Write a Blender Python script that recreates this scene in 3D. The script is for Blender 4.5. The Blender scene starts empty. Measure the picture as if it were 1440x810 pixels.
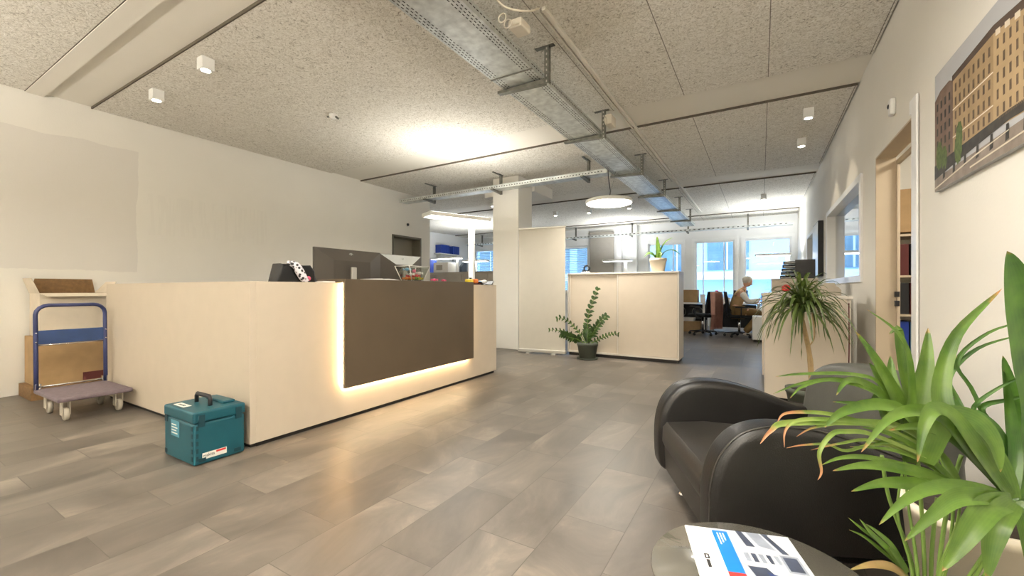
import bpy, bmesh, math, random
from mathutils import Vector, Matrix, Euler
random.seed(7)
SC = bpy.context.scene
COL = SC.collection
PI = math.pi
rad = math.radians

# ------------------------------------------------------------------ camera
FPX, HCAM = 590.0, 1.07
YAW = math.atan(350.0 / FPX)
SY, CY = math.sin(YAW), math.cos(YAW)
cam_d = bpy.data.cameras.new('camera'); cam = bpy.data.objects.new('camera', cam_d); COL.objects.link(cam)
cam_d.sensor_width = 36.0; cam_d.lens = FPX / 1440 * 36; cam_d.shift_y = 2.0 / 1440
cam_d.clip_start = 0.02; cam_d.clip_end = 200
cam.location = (0, 0, HCAM); cam.rotation_euler = (PI / 2, 0, YAW)
SC.camera = cam

def W(R, F, z=0.0):
    """metres to the side and ahead of the viewpoint -> world"""
    return Vector((CY * R - SY * F, SY * R + CY * F, z))
def at(u, v, F):
    return W((u - 720) / FPX * F, F, HCAM + (407 - v) / FPX * F)

# ------------------------------------------------------------------ materials
def lin(c):
    if isinstance(c, str):
        c = [int(c[i:i + 2], 16) / 255 for i in (0, 2, 4)]
    return tuple((x / 12.92 if x <= .04045 else ((x + .055) / 1.055) ** 2.4) for x in c[:3]) + (1,)
class NT:
    def __init__(s, name):
        s.m = bpy.data.materials.new(name); s.m.use_nodes = True
        s.t = s.m.node_tree; s.n = s.t.nodes; s.b = s.n['Principled BSDF']; s.out = s.n['Material Output']
    def new(s, k, **kw):
        n = s.n.new(k)
        for a, v in kw.items():
            if a in n.inputs.keys() if isinstance(a, str) else False: n.inputs[a].default_value = v
            else: setattr(n, a, v)
        return n
    def link(s, a, b): s.t.links.new(a, b)
    def coord(s, scale=(1, 1, 1), kind='Object'):
        tc = s.n.new('ShaderNodeTexCoord'); mp = s.n.new('ShaderNodeMapping'); mp.inputs['Scale'].default_value = scale
        s.link(tc.outputs[kind], mp.inputs['Vector']); return mp.outputs['Vector']
    def noise(s, scale, detail=3, rough=.5, vec=None):
        n = s.n.new('ShaderNodeTexNoise'); n.inputs['Scale'].default_value = scale
        n.inputs['Detail'].default_value = detail; n.inputs['Roughness'].default_value = rough
        s.link(vec or s.coord(), n.inputs['Vector']); return n.outputs['Fac']
    def ramp(s, fac, stops):
        r = s.n.new('ShaderNodeValToRGB'); e = r.color_ramp.elements
        while len(e) < len(stops): e.new(.5)
        for i, (p, c) in enumerate(stops): e[i].position = p; e[i].color = c
        s.link(fac, r.inputs['Fac']); return r.outputs['Color']
    def bump(s, h, strength, dist=.01, normal=None):
        b = s.n.new('ShaderNodeBump'); b.inputs['Strength'].default_value = strength; b.inputs['Distance'].default_value = dist
        s.link(h, b.inputs['Height'])
        if normal: s.link(normal, b.inputs['Normal'])
        s.link(b.outputs['Normal'], s.b.inputs['Normal']); return b.outputs['Normal']
    def mix(s, a, b, fac, mode='MIX'):
        m = s.n.new('ShaderNodeMix'); m.data_type = 'RGBA'; m.blend_type = mode
        for k, x in ((6, a), (7, b)):
            if isinstance(x, tuple): m.inputs[k].default_value = x
            else: s.link(x, m.inputs[k])
        if isinstance(fac, (int, float)): m.inputs[0].default_value = fac
        else: s.link(fac, m.inputs[0])
        return m.outputs[2]
    def math(s, op, a, b=None):
        m = s.n.new('ShaderNodeMath'); m.operation = op
        for k, x in ((0, a), (1, b)):
            if x is None: continue
            if isinstance(x, (int, float)): m.inputs[k].default_value = x
            else: s.link(x, m.inputs[k])
        return m.outputs[0]
def mat(name, col, rough=.5, metal=0, var=.06, scale=8, bump=0, bscale=60, spec=.5, coat=0, alpha=1):
    m = NT(name); c = lin(col)
    f = m.noise(scale, 4)
    a = tuple(x * (1 - var) for x in c[:3]) + (1,); b = tuple(min(1, x * (1 + var)) for x in c[:3]) + (1,)
    m.link(m.ramp(f, [(.3, a), (.7, b)]), m.b.inputs['Base Color'])
    m.b.inputs['Roughness'].default_value = rough; m.b.inputs['Metallic'].default_value = metal
    m.b.inputs['Specular IOR Level'].default_value = spec
    if coat: m.b.inputs['Coat Weight'].default_value = coat
    if bump: m.bump(m.noise(bscale, 3), bump, .004)
    return m.m
def emis(name, col, strength):
    m = NT(name); m.b.inputs['Base Color'].default_value = lin(col)
    m.b.inputs['Emission Color'].default_value = lin(col); m.b.inputs['Emission Strength'].default_value = strength
    return m.m
def glass(name, tint='F2F8FA', base=.04):
    m = NT(name); tr = m.n.new('ShaderNodeBsdfTransparent'); tr.inputs[0].default_value = lin(tint)
    gl = m.n.new('ShaderNodeBsdfGlossy'); gl.inputs['Roughness'].default_value = .02
    lw = m.n.new('ShaderNodeLayerWeight'); lw.inputs['Blend'].default_value = .5
    mx = m.n.new('ShaderNodeMixShader'); m.link(m.math('ADD', m.math('MULTIPLY', m.math('POWER', lw.outputs['Facing'], 4.0), .85), base), mx.inputs[0])
    m.link(tr.outputs[0], mx.inputs[1]); m.link(gl.outputs[0], mx.inputs[2]); m.link(mx.outputs[0], m.out.inputs['Surface'])
    return m.m

M = {}
# plaster wall
def plaster(name, col, patch=False):
    m = NT(name); c = lin(col); v = m.coord()
    base = m.ramp(m.noise(1.3, 4, .5, v), [(.3, tuple(x * .96 for x in c[:3]) + (1,)), (.7, c)])
    h = m.noise(90, 3, .6, v)
    if patch:
        # roughened, slightly darker rectangles left by a removed lettering / covering
        sx = m.n.new('ShaderNodeSeparateXYZ'); m.link(v, sx.inputs[0])
        wob = m.math('MULTIPLY', m.math('SUBTRACT', m.noise(3, 4, .6, v), .5), .10)
        yy = m.math('ADD', sx.outputs[1], wob); zz = m.math('ADD', sx.outputs[2], wob)
        def rect(y0, y1, z0, z1):
            a = m.math('MULTIPLY', m.math('GREATER_THAN', yy, y0), m.math('LESS_THAN', yy, y1))
            b = m.math('MULTIPLY', m.math('GREATER_THAN', zz, z0), m.math('LESS_THAN', zz, z1))
            return m.math('MULTIPLY', a, b)
        r1 = rect(.6, 2.05, 1.28, 2.72)
        base = m.mix(base, tuple(x * y for x, y in zip(c[:3], (.87, .86, .87))) + (1,), m.math('MULTIPLY', r1, .8))
        st = m.n.new('ShaderNodeTexNoise'); st.inputs['Scale'].default_value = 26
        mp = m.coord((1, 1, .07)); m.link(mp, st.inputs['Vector'])
        r2 = m.math('MULTIPLY', rect(2.15, 3.6, 1.75, 2.25), m.math('GREATER_THAN', st.outputs['Fac'], .5))
        base = m.mix(base, tuple(x * .92 for x in c[:3]) + (1,), m.math('MULTIPLY', r2, .35))
    m.link(base, m.b.inputs['Base Color']); m.b.inputs['Roughness'].default_value = .85
    m.bump(h, .25, .004)
    return m.m
M['wall'] = plaster('wall_plaster', 'EEEAE0')
M['wall_p'] = plaster('wall_plaster_patched', 'EEEAE0', True)
M['wall_cool'] = plaster('wall_plaster_pale', 'F0F0EE')
M['beam'] = plaster('beam_plaster', 'E9E4D8')
# wood wool panels
def woodwool():
    m = NT('wood_wool_panel'); v = m.coord()
    w = m.n.new('ShaderNodeTexNoise'); w.inputs['Scale'].default_value = 27; w.inputs['Detail'].default_value = 5
    w.inputs['Roughness'].default_value = .72; w.inputs['Distortion'].default_value = 2.2; m.link(v, w.inputs['Vector'])
    col = m.ramp(w.outputs['Fac'], [(.34, lin('857E70')), (.42, lin('D3CDBF')), (.54, lin('F0ECE2')), (.68, lin('FBF9F3'))])
    big = m.noise(.9, 3, .5, v)
    col = m.mix(col, lin('E2DCD0'), m.math('MULTIPLY', big, .3))
    sx = m.n.new('ShaderNodeSeparateXYZ'); m.link(v, sx.inputs[0])
    g = m.math('PINGPONG', m.math('ADD', sx.outputs[0], .69 + 7.5), .375)
    line = m.math('MULTIPLY', m.math('LESS_THAN', g, .0035), m.math('GREATER_THAN', sx.outputs[0], -2.0))
    col = m.mix(col, lin('6A6253'), m.math('MULTIPLY', line, .8))
    m.link(col, m.b.inputs['Base Color']); m.b.inputs['Roughness'].default_value = .95
    m.b.inputs['Specular IOR Level'].default_value = .1
    m.bump(w.outputs['Fac'], .8, .012)
    return m.m
M['wool'] = woodwool()
# floor tiles: long side along Y
def floor_mat():
    m = NT('stone_tile'); tc = m.n.new('ShaderNodeTexCoord')
    sx = m.n.new('ShaderNodeSeparateXYZ'); m.link(tc.outputs['Object'], sx.inputs[0])
    cx = m.n.new('ShaderNodeCombineXYZ')
    m.link(m.math('ADD', sx.outputs[1], 12.2 - .335 + .02), cx.inputs[0]); m.link(m.math('ADD', sx.outputs[0], 11.4 + .80), cx.inputs[1])
    br = m.n.new('ShaderNodeTexBrick'); m.link(cx.outputs[0], br.inputs['Vector'])
    br.offset = .5; br.inputs['Scale'].default_value = 1; br.inputs['Mortar Size'].default_value = .0022
    br.inputs['Mortar Smooth'].default_value = .3
    br.inputs['Brick Width'].default_value = .61; br.inputs['Row Height'].default_value = .285
    br.inputs['Color1'].default_value = (0, 0, 0, 1); br.inputs['Color2'].default_value = (1, 1, 1, 1); br.inputs['Mortar'].default_value = (.5, .5, .5, 1)
    # cloudy stone, streaked
    v2 = m.coord((1.6, .9, 1))
    off = m.n.new('ShaderNodeVectorMath'); off.operation = 'ADD'
    sc = m.n.new('ShaderNodeVectorMath'); sc.operation = 'SCALE'; sc.inputs['Scale'].default_value = 7
    m.link(br.outputs['Color'], sc.inputs[0]); m.link(v2, off.inputs[0]); m.link(sc.outputs[0], off.inputs[1])
    n1 = m.n.new('ShaderNodeTexNoise'); n1.inputs['Scale'].default_value = 1.7; n1.inputs['Detail'].default_value = 8
    n1.inputs['Roughness'].default_value = .62; n1.inputs['Distortion'].default_value = .9; m.link(off.outputs[0], n1.inputs['Vector'])
    col = m.ramp(n1.outputs['Fac'], [(.3, lin('575149')), (.46, lin('69625A')), (.58, lin('787067')), (.74, lin('978C7E'))])
    tint = m.ramp(br.outputs['Color'], [(0, lin('D2D1CF')), (1, lin('FFFFFF'))])
    col = m.mix(col, tint, .8, 'MULTIPLY')
    col = m.mix(col, lin('4C463E'), m.math('MULTIPLY', br.outputs['Fac'], .8))
    m.link(col, m.b.inputs['Base Color'])
    rr = m.ramp(n1.outputs['Fac'], [(.3, (.36,) * 3 + (1,)), (.7, (.5,) * 3 + (1,))])
    m.link(rr, m.b.inputs['Roughness']); m.b.inputs['Specular IOR Level'].default_value = .55
    inv = m.math('SUBTRACT', 1, br.outputs['Fac'])
    b1 = m.bump(inv, .3, .002)
    m.bump(n1.outputs['Fac'], .08, .004, b1)
    return m.m
M['floor'] = floor_mat()
M['edge'] = mat('panel_edge_shaded', '5E564A', .8)  # brown of the panel edge, darkened by the shade painted into it
M['white'] = mat('white_paint', 'EDEBE4', .45, var=.02)
M['white_fr'] = mat('white_frame', 'F2F2F0', .35, var=.02)
M['cab'] = mat('cream_laminate', 'CFC3B1', .45, var=.02)
M['cab_w'] = mat('white_laminate', 'D8D1C5', .45, var=.02)
M['desk'] = mat('desk_laminate', 'C8BBA8', .42, var=.02)
M['dark_lam'] = mat('dark_laminate', '5A4D3C', .5, var=.05, scale=3)
M['dark_edge'] = mat('plinth_black', '24211D', .6)
M['led'] = emis('led_strip_glow', 'FFD9A0', 22)
M['galv'] = mat('galvanised_steel', 'D4D8D6', .42, .8, var=.2, scale=14)
M['galv_d'] = mat('galvanised_bracket', '8A8A82', .45, .9, var=.25, scale=20)
M['hole'] = mat('slot_black', '1B1916', .9)
M['chrome'] = mat('chrome', 'D8D8D8', .12, 1, var=.02)
M['black_pl'] = mat('black_plastic', '17171A', .45)
M['screen_b'] = mat('monitor_shell', '4A443C', .5, var=.03)
M['screen_s'] = mat('monitor_shell_silver', 'D2D6D4', .4, var=.03)
M['lcd'] = mat('screen_glass', '0A0B0D', .15)
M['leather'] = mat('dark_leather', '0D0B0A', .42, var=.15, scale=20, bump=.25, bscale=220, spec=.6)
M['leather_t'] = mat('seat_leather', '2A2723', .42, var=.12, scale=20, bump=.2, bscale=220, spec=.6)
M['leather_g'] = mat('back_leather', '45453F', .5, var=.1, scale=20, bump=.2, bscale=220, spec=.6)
M['teal'] = mat('teal_plastic', '104C58', .45, var=.06)
M['teal_d'] = mat('teal_plastic_dark', '0A323C', .5)
M['label'] = mat('label_white', 'E8E4DA', .5)
M['label_r'] = mat('label_red', 'C62F2A', .5)
M['ink'] = mat('label_ink', '1E1E20', .5)
M['blue_st'] = mat('blue_lacquer', '2F3762', .4, var=.12, scale=18)
M['blue_pn'] = mat('blue_panel', '28416F', .45, var=.15, scale=12)
M['plat'] = mat('ribbed_platform', '6E6267', .7, var=.14, scale=30, bump=.6, bscale=160)
M['caster'] = mat('caster_grey', 'B8B0A0', .5)
M['card'] = mat('cardboard', 'A5875F', .85, var=.1, scale=9)
M['card_d'] = mat('cardboard_dark', '7C5F3C', .9, var=.18, scale=40, bump=.5, bscale=120)
M['card_w'] = mat('cardboard_pale', 'D8CCB8', .85, var=.05)
M['maroon'] = mat('maroon_print', '5C2A26', .8)
M['banner'] = mat('banner_fabric', 'C6C0B2', .6, var=.02)
M['alu'] = mat('aluminium', 'D5D2CA', .35, .6)
M['pot_g'] = mat('grey_pot', '555B50', .6, var=.06)
M['pot_c'] = mat('cream_pot', 'E4D9C4', .6, var=.04)
M['soil'] = mat('soil', '2E241B', .95, var=.3, scale=60, bump=1, bscale=80)
M['paper'] = mat('paper', 'EFEDE8', .6, var=.02)
M['blue_b'] = mat('blue_binder', '1F3E9A', .5)
M['red'] = mat('red_plastic', 'D2333A', .4)
M['pink'] = mat('pink_wrap', 'E4587F', .4)
M['yellow'] = mat('yellow_wrap', 'EBD22F', .4)
M['orange'] = mat('orange_wrap', 'E07B2A', .4)
M['green_w'] = mat('green_wrap', '6E9A3A', .4)
M['ltblue'] = mat('pale_blue_wrap', '8DC3E6', .4)
M['tabletop'] = mat('black_glass_top', '5A574F', .18, var=.05, coat=.5)
M['coat'] = mat('pink_coat', 'C99A8B', .9, var=.1, bump=.4, bscale=40)
M['skin'] = mat('skin', 'D9A98C', .5)
M['knit'] = mat('tan_vest', 'B49468', .85, var=.1, bump=.4, bscale=90)
M['shirt'] = mat('white_shirt', 'E6E2DA', .8)
M['trouser'] = mat('brown_trousers', '7A6038', .85, var=.12)
M['hair'] = mat('pale_hair', 'CFC8BA', .6, var=.1, scale=60)
M['shoe'] = mat('shoe', 'B9AFA2', .6)
M['mesh_b'] = mat('black_mesh_fabric', '131416', .8)
M['grey_p'] = mat('grey_cabinet', 'A29C92', .5, var=.03)
M['beige_b'] = mat('beige_box', 'B4AB9C', .6)
M['grey_d'] = mat('door_grey', '8E8877', .55, var=.03)
M['grey_f'] = mat('door_frame_grey', '6A6556', .5)
M['reveal'] = mat('beige_reveal', 'C9B79C', .6, var=.02)
M['facade'] = mat('facade_pale', 'A6CBF0', .8, var=.03)
M['facade_w'] = mat('facade_glass', '5E7E98', .25, var=.2, scale=2)
M['facade_t'] = mat('facade_band', 'CFE2F6', .7)
M['glass'] = glass('window_glass')
M['glass_m'] = glass('interior_glass', 'CFD6D4', .30)
M['blind'] = mat('blind_slat', 'BFD6E0', .5)
M['lamp_w'] = mat('lamp_housing', 'F0EFEA', .4, var=.01)
M['lampglow'] = emis('lamp_diffuser', 'FFF3DE', 9)
M['lampglow2'] = emis('office_lamp_diffuser', 'FFFFFA', 10)
M['pend'] = emis('pendant_diffuser', 'FFF4DE', 11)
M['cable'] = mat('cable_beige', 'D9D0BE', .6)
M['bottle'] = glass('clear_acrylic', 'F4F6F4', .10)

def leaf_mat(name, c1, c2, tip=None, tipstart=.85, rough=.35):
    m = NT(name); v = m.coord()
    base = m.ramp(m.noise(14, 3, .5, v), [(.3, lin(c1)), (.7, lin(c2))])
    at_ = m.n.new('ShaderNodeAttribute'); at_.attribute_name = 'leaf'
    sx = m.n.new('ShaderNodeSeparateXYZ'); m.link(at_.outputs['Vector'], sx.inputs[0])
    veins = m.math('PINGPONG', m.math('MULTIPLY', sx.outputs[1], 9.0), .5)
    base = m.mix(base, lin(c2), m.math('MULTIPLY', veins, .45))
    if tip:
        f = m.n.new('ShaderNodeMapRange'); f.inputs['From Min'].default_value = tipstart; f.inputs['From Max'].default_value = min(1, tipstart + .12)
        m.link(m.math('ADD', sx.outputs[0], m.math('MULTIPLY', m.math('SUBTRACT', m.noise(30, 3, .6, v), .5), .25)), f.inputs['Value'])
        base = m.mix(base, lin(tip), f.outputs[0])
    m.link(base, m.b.inputs['Base Color']); m.b.inputs['Roughness'].default_value = rough
    m.b.inputs['Subsurface Weight'].default_value = 0
    tl = m.n.new('ShaderNodeBsdfTranslucent'); m.link(base, tl.inputs[0])
    mx = m.n.new('ShaderNodeMixShader'); mx.inputs[0].default_value = .25
    m.link(m.b.outputs[0], mx.inputs[1]); m.link(tl.outputs[0], mx.inputs[2]); m.link(mx.outputs[0], m.out.inputs['Surface'])
    return m.m
M['palm'] = leaf_mat('palm_leaf', '38591A', '668434', 'A77B4C', .93)
M['palm_b'] = leaf_mat('palm_leaf_browned', '56742C', '8A9E50', 'B07E58', .68)
M['palm_d'] = leaf_mat('palm_leaf_deep', '274D17', '4E7429', '8E6A3C', .95)
M['stem'] = mat('palm_stem', '6E8A3C', .5, var=.15)
M['zz'] = leaf_mat('glossy_leaf', '22381A', '4C6A2C')
M['drac'] = leaf_mat('narrow_leaf', '33481F', '6A7C3C', 'A9935E', .93)
M['lily'] = leaf_mat('broad_leaf', '3C6A22', '7FA03E', 'C9A040', .95)
M['trunk'] = mat('trunk_bark', 'A48B62', .8, var=.15, scale=40)

# ------------------------------------------------------------------ mesh helpers
def B(): return bmesh.new()
def box(bm, x0, x1, y0, y1, z0, z1, bev=0, seg=2, mi=0):
    vs = [bm.verts.new((x, y, z)) for x in (x0, x1) for y in (y0, y1) for z in (z0, z1)]
    fs = [bm.faces.new([vs[i] for i in q]) for q in ((0, 1, 3, 2), (4, 6, 7, 5), (0, 4, 5, 1), (2, 3, 7, 6), (0, 2, 6, 4), (1, 5, 7, 3))]
    for f in fs: f.material_index = mi
    if bev:
        es = {e for f in fs for e in f.edges}
        r = bmesh.ops.bevel(bm, geom=list(es), offset=bev, segments=seg, affect='EDGES', profile=.5)
        for f in r['faces']: f.material_index = mi
        return None
    return fs
def boxm(bm, sx, sy, sz, mtx, bev=0, mi=0, seg=2):
    n0 = len(bm.verts)
    box(bm, -sx / 2, sx / 2, -sy / 2, sy / 2, -sz / 2, sz / 2, bev, seg, mi)
    bm.verts.ensure_lookup_table()
    bmesh.ops.transform(bm, matrix=mtx, verts=bm.verts[n0:])
def prism(bm, poly, axis, a, b, bev=0, seg=3, mi=0):
    """extrude a 2-D polygon along an axis"""
    def P(p, t):
        if axis == 'x': return (t, p[0], p[1])
        if axis == 'y': return (p[0], t, p[1])
        return (p[0], p[1], t)
    va = [bm.verts.new(P(p, a)) for p in poly]; vb = [bm.verts.new(P(p, b)) for p in poly]
    n = len(poly)
    fa = bm.faces.new(va); fb = bm.faces.new(vb[::-1])
    fs = [fa, fb] + [bm.faces.new((va[i], vb[i], vb[(i + 1) % n], va[(i + 1) % n])) for i in range(n)]
    for f in fs: f.material_index = mi
    if bev:
        es = set(fa.edges) | set(fb.edges)
        bmesh.ops.bevel(bm, geom=list(es), offset=bev, segments=seg, affect='EDGES', profile=.5)
def pillow(bm, poly, axis, a, b, r, n=6, mi=0):
    """upholstered slab: outline extruded from a to b with its rims rounded by r"""
    m = len(poly); nr = []
    area = sum(poly[i][0] * poly[(i + 1) % m][1] - poly[(i + 1) % m][0] * poly[i][1] for i in range(m)); sg = 1 if area > 0 else -1
    for i in range(m):
        d = Vector((poly[(i + 1) % m][0] - poly[i - 1][0], poly[(i + 1) % m][1] - poly[i - 1][1])).normalized()
        nr.append((-d.y * sg, d.x * sg))
    secs = []
    for k in range(n + 1):
        t = k / n * PI / 2; secs.append((a + r * (1 - math.sin(t)) if False else a + r * (1 - math.cos(t)), r * (1 - math.sin(t))))
    secs += [(a + b - y, d) for y, d in secs[::-1]]
    rings = []
    for y, d in secs:
        ring = []
        for i in range(m):
            p = (poly[i][0] + nr[i][0] * d, poly[i][1] + nr[i][1] * d)
            ring.append(bm.verts.new((p[0], y, p[1]) if axis == 'y' else (y, p[0], p[1])))
        rings.append(ring)
    for q, w in zip(rings, rings[1:]):
        for i in range(m):
            f = bm.faces.new((q[i], q[(i + 1) % m], w[(i + 1) % m], w[i])); f.smooth = True; f.material_index = mi
    for q in (rings[0], rings[-1]):
        f = bm.faces.new(q); f.material_index = mi
def smooth_path(pts, k=4):
    """Catmull-Rom through the points"""
    P = [Vector(p) for p in pts]
    if len(P) < 3: return P
    out = []
    for i in range(len(P) - 1):
        p0 = P[max(i - 1, 0)]; p1 = P[i]; p2 = P[i + 1]; p3 = P[min(i + 2, len(P) - 1)]
        for j in range(k):
            t = j / k
            out.append(.5 * ((2 * p1) + (-p0 + p2) * t + (2 * p0 - 5 * p1 + 4 * p2 - p3) * t * t + (-p0 + 3 * p1 - 3 * p2 + p3) * t ** 3))
    out.append(P[-1]); return out
def tube(bm, pts, r, n=8, mi=0, closed=False):
    P = [Vector(p) for p in pts]; rings = []; N = len(P)
    up = None
    for i, p in enumerate(P):
        t = (P[(i + 1) % N] - P[i - 1]) if closed else (P[min(i + 1, N - 1)] - P[max(i - 1, 0)])
        t.normalize()
        if up is None:
            up = Vector((0, 0, 1)) if abs(t.z) < .9 else Vector((1, 0, 0))
        s = t.cross(up)
        if s.length < 1e-4: s = t.orthogonal()
        s.normalize(); up = s.cross(t).normalized()
        rr = r[i] if isinstance(r, (list, tuple)) else r
        rings.append([bm.verts.new(p + s * math.cos(2 * PI * k / n) * rr + up * math.sin(2 * PI * k / n) * rr) for k in range(n)])
    rng = range(N if closed else N - 1)
    for i in rng:
        a, b = rings[i], rings[(i + 1) % N]
        for k in range(n):
            f = bm.faces.new((a[k], a[(k + 1) % n], b[(k + 1) % n], b[k])); f.material_index = mi; f.smooth = True
    if not closed:
        for q in (rings[0][::-1], rings[-1]):
            f = bm.faces.new(q); f.material_index = mi
def lathe(bm, prof, c=(0, 0, 0), n=24, mi=0, axis='z'):
    rings = []
    def P(r, a, z):
        x, y = r * math.cos(a), r * math.sin(a)
        v = (x, y, z) if axis == 'z' else ((z, x, y) if axis == 'x' else (x, z, y))
        return (c[0] + v[0], c[1] + v[1], c[2] + v[2])
    for r, z in prof:
        rings.append([bm.verts.new(P(max(r, 1e-5), 2 * PI * k / n, z)) for k in range(n)])
    for a, b in zip(rings, rings[1:]):
        for k in range(n):
            f = bm.faces.new((a[k], a[(k + 1) % n], b[(k + 1) % n], b[k])); f.material_index = mi; f.smooth = True
    for rg, fl in ((rings[0], True), (rings[-1], False)):
        f = bm.faces.new(rg[::-1] if fl else rg); f.material_index = mi
def ball(bm, c, r, sx=1, sy=1, sz=1, n=12, mi=0):
    m = Matrix.Translation(c) @ Matrix.Diagonal((sx, sy, sz, 1))
    r_ = bmesh.ops.create_uvsphere(bm, u_segments=n, v_segments=max(6, n // 2 + 2), radius=r, matrix=m)
    for v in r_['verts']:
        for f in v.link_faces: f.smooth = True; f.material_index = mi
def obj(name, bm, mats, parent=None, smooth=False, loc=None):
    me = bpy.data.meshes.new(name)
    bmesh.ops.recalc_face_normals(bm, faces=bm.faces[:]) if bm.faces else None
    bm.to_mesh(me); bm.free()
    if not isinstance(mats, (list, tuple)): mats = [mats]
    for m in mats: me.materials.append(m)
    if smooth:
        for p in me.polygons: p.use_smooth = True
        try: me.set_sharp_from_angle(angle=rad(38))
        except Exception: pass
    o = bpy.data.objects.new(name, me); COL.objects.link(o)
    if parent: o.parent = parent
    if loc: o.location = loc
    return o
def tag(o, label, cat, group=None, kind=None):
    o['label'] = label; o['category'] = cat
    if group: o['group'] = group
    if kind: o['kind'] = kind
    return o
def thing(name, label, cat, loc=(0, 0, 0), rz=0, group=None):
    o = bpy.data.objects.new(name, None); COL.objects.link(o)
    o.empty_display_size = .1
    o.location = loc; o.rotation_euler = (0, 0, rz)
    return tag(o, label, cat, group)
def struct(name, bm, m, parent=None, smooth=False):
    o = obj(name, bm, m, parent, smooth)
    if not parent: o['kind'] = 'structure'
    return o
def dup(root, loc, rz=0, label=None):
    r = root.copy(); COL.objects.link(r); r.location = loc; r.rotation_euler = (0, 0, rz)
    if label: r['label'] = label
    for ch in list(root.children):
        c = ch.copy(); COL.objects.link(c); c.parent = r
        for g in ch.children:
            d = g.copy(); COL.objects.link(d); d.parent = c
    return r
def light(name, kind, loc, power, color=(1, 1, 1), rot=(0, 0, 0), **kw):
    d = bpy.data.lights.new(name, kind); d.energy = power; d.color = color
    for k, v in kw.items(): setattr(d, k, v)
    o = bpy.data.objects.new(name, d); COL.objects.link(o); o.location = loc; o.rotation_euler = rot
    return o

# ------------------------------------------------------------------ the setting
XL, XR, YB, YREAR, XFL, YJ, ZC = -6.47, .84, 13.5, -4.0, -10.0, 7.25, 3.10
bm = B(); box(bm, XFL - .2, 3.2, YREAR - .2, YB + .25, -.12, 0); struct('floor', bm, M['floor'])
# ceiling slab above, wood wool fields and plastered beams
bm = B(); box(bm, XFL - .2, 3.2, YREAR - .2, YB + .25, 3.25, 3.4); struct('ceiling', bm, M['beam'])
beams = [(-2.5, -2.0), (1.15, 1.64), (4.70, 5.325), (8.36, 8.975), (12.0, 12.625)]
edges = [YREAR] + [e for b in beams for e in b] + [YB]
for i in range(0, len(edges), 2):
    y0, y1 = edges[i], edges[i + 1]
    if i: y0 += .012
    if i + 1 < len(edges) - 1: y1 -= .006
    bm = B(); box(bm, XL + .01 if y1 < YJ else XFL + .01, XR - .012, y0, y1, ZC, 3.24)
    struct('ceiling_panel', bm, M['wool'])
for y0, y1 in beams:
    xa = XL if y1 < YJ else XFL
    bm = B(); box(bm, xa, XR, y0, y1, ZC + .022, 3.25)
    if y1 < 3: box(bm, xa, XR, y0, y0 + .13, ZC - .012, ZC + .022)
    struct('ceiling_beam', bm, M['beam'])
    bm = B(); box(bm, xa, XR - .012, y1 + .0005, y1 + .0115, ZC - .002, ZC + .08); struct('edge_shade_far', bm, M['edge'])  # dark strip on the panel edge, shadow gap put into its colour
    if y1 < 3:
        bm = B(); box(bm, xa, XR - .012, y0 - .006, y0 - .0005, ZC - .004, ZC + .08); struct('edge_shade_near', bm, M['edge'])  # near-side strip, its dark colour stands for the shadow line

def wall_x(name, x0, x1, y0, y1, z1, holes, m):
    """wall along Y between x0..x1 with rectangular holes (ya,yb,za,zb)"""
    bm = B(); ys = sorted({y0, y1} | {h[0] for h in holes} | {h[1] for h in holes})
    for a, b in zip(ys, ys[1:]):
        hs = sorted([h for h in holes if h[0] <= a + 1e-6 and h[1] >= b - 1e-6], key=lambda h: h[2]); z = 0
        for h in hs:
            if h[2] > z: box(bm, x0, x1, a, b, z, h[2])
            z = h[3]
        if z < z1: box(bm, x0, x1, a, b, z, z1)
    bmesh.ops.remove_doubles(bm, verts=bm.verts[:], dist=1e-5)
    return struct(name, bm, m)
def wall_y(name, y0, y1, x0, x1, z1, holes, m):
    bm = B(); xs = sorted({x0, x1} | {h[0] for h in holes} | {h[1] for h in holes})
    for a, b in zip(xs, xs[1:]):
        hs = sorted([h for h in holes if h[0] <= a + 1e-6 and h[1] >= b - 1e-6], key=lambda h: h[2]); z = 0
        for h in hs:
            if h[2] > z: box(bm, a, b, y0, y1, z, h[2])
            z = h[3]
        if z < z1: box(bm, a, b, y0, y1, z, z1)
    bmesh.ops.remove_doubles(bm, verts=bm.verts[:], dist=1e-5)
    return struct(name, bm, m)
wall_x('wall_left', XL - .3, XL, YREAR, YJ, 3.25, [(6.11, 6.96, 0, 2.2)], M['wall_p'])
wall_x('wall_right', XR, XR + .12, YREAR, YB, 3.25, [(3.6, 4.63, 0, 2.18), (5.18, 7.63, 1.15, 2.18), (9.43, 10.65, 1.15, 2.17)], M['wall'])
wall_x('wall_left_far', XFL - .2, XFL, YJ - .1, YB, 3.25, [], M['wall_cool'])
wall_y('wall_left_return', YJ - .2, YJ, XFL, XL - .3, 3.25, [], M['wall_cool'])
wall_y('wall_rear', YREAR - .2, YREAR, XL - .3, XR + .18, 3.25, [], M['wall'])
wins = [(-9.75, -8.7, .95, 2.62), (-7.9, -6.95, .95, 2.62), (-6.2, -5.02, .95, 2.55), (-3.05, -2.02, .55, 2.5), (-1.70, -.63, .55, 2.5), (-.42, .72, .55, 2.5)]
wall_y('wall_back', YB, YB + .25, XFL, XR + .18, 3.25, wins, M['wall_cool'])
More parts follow.
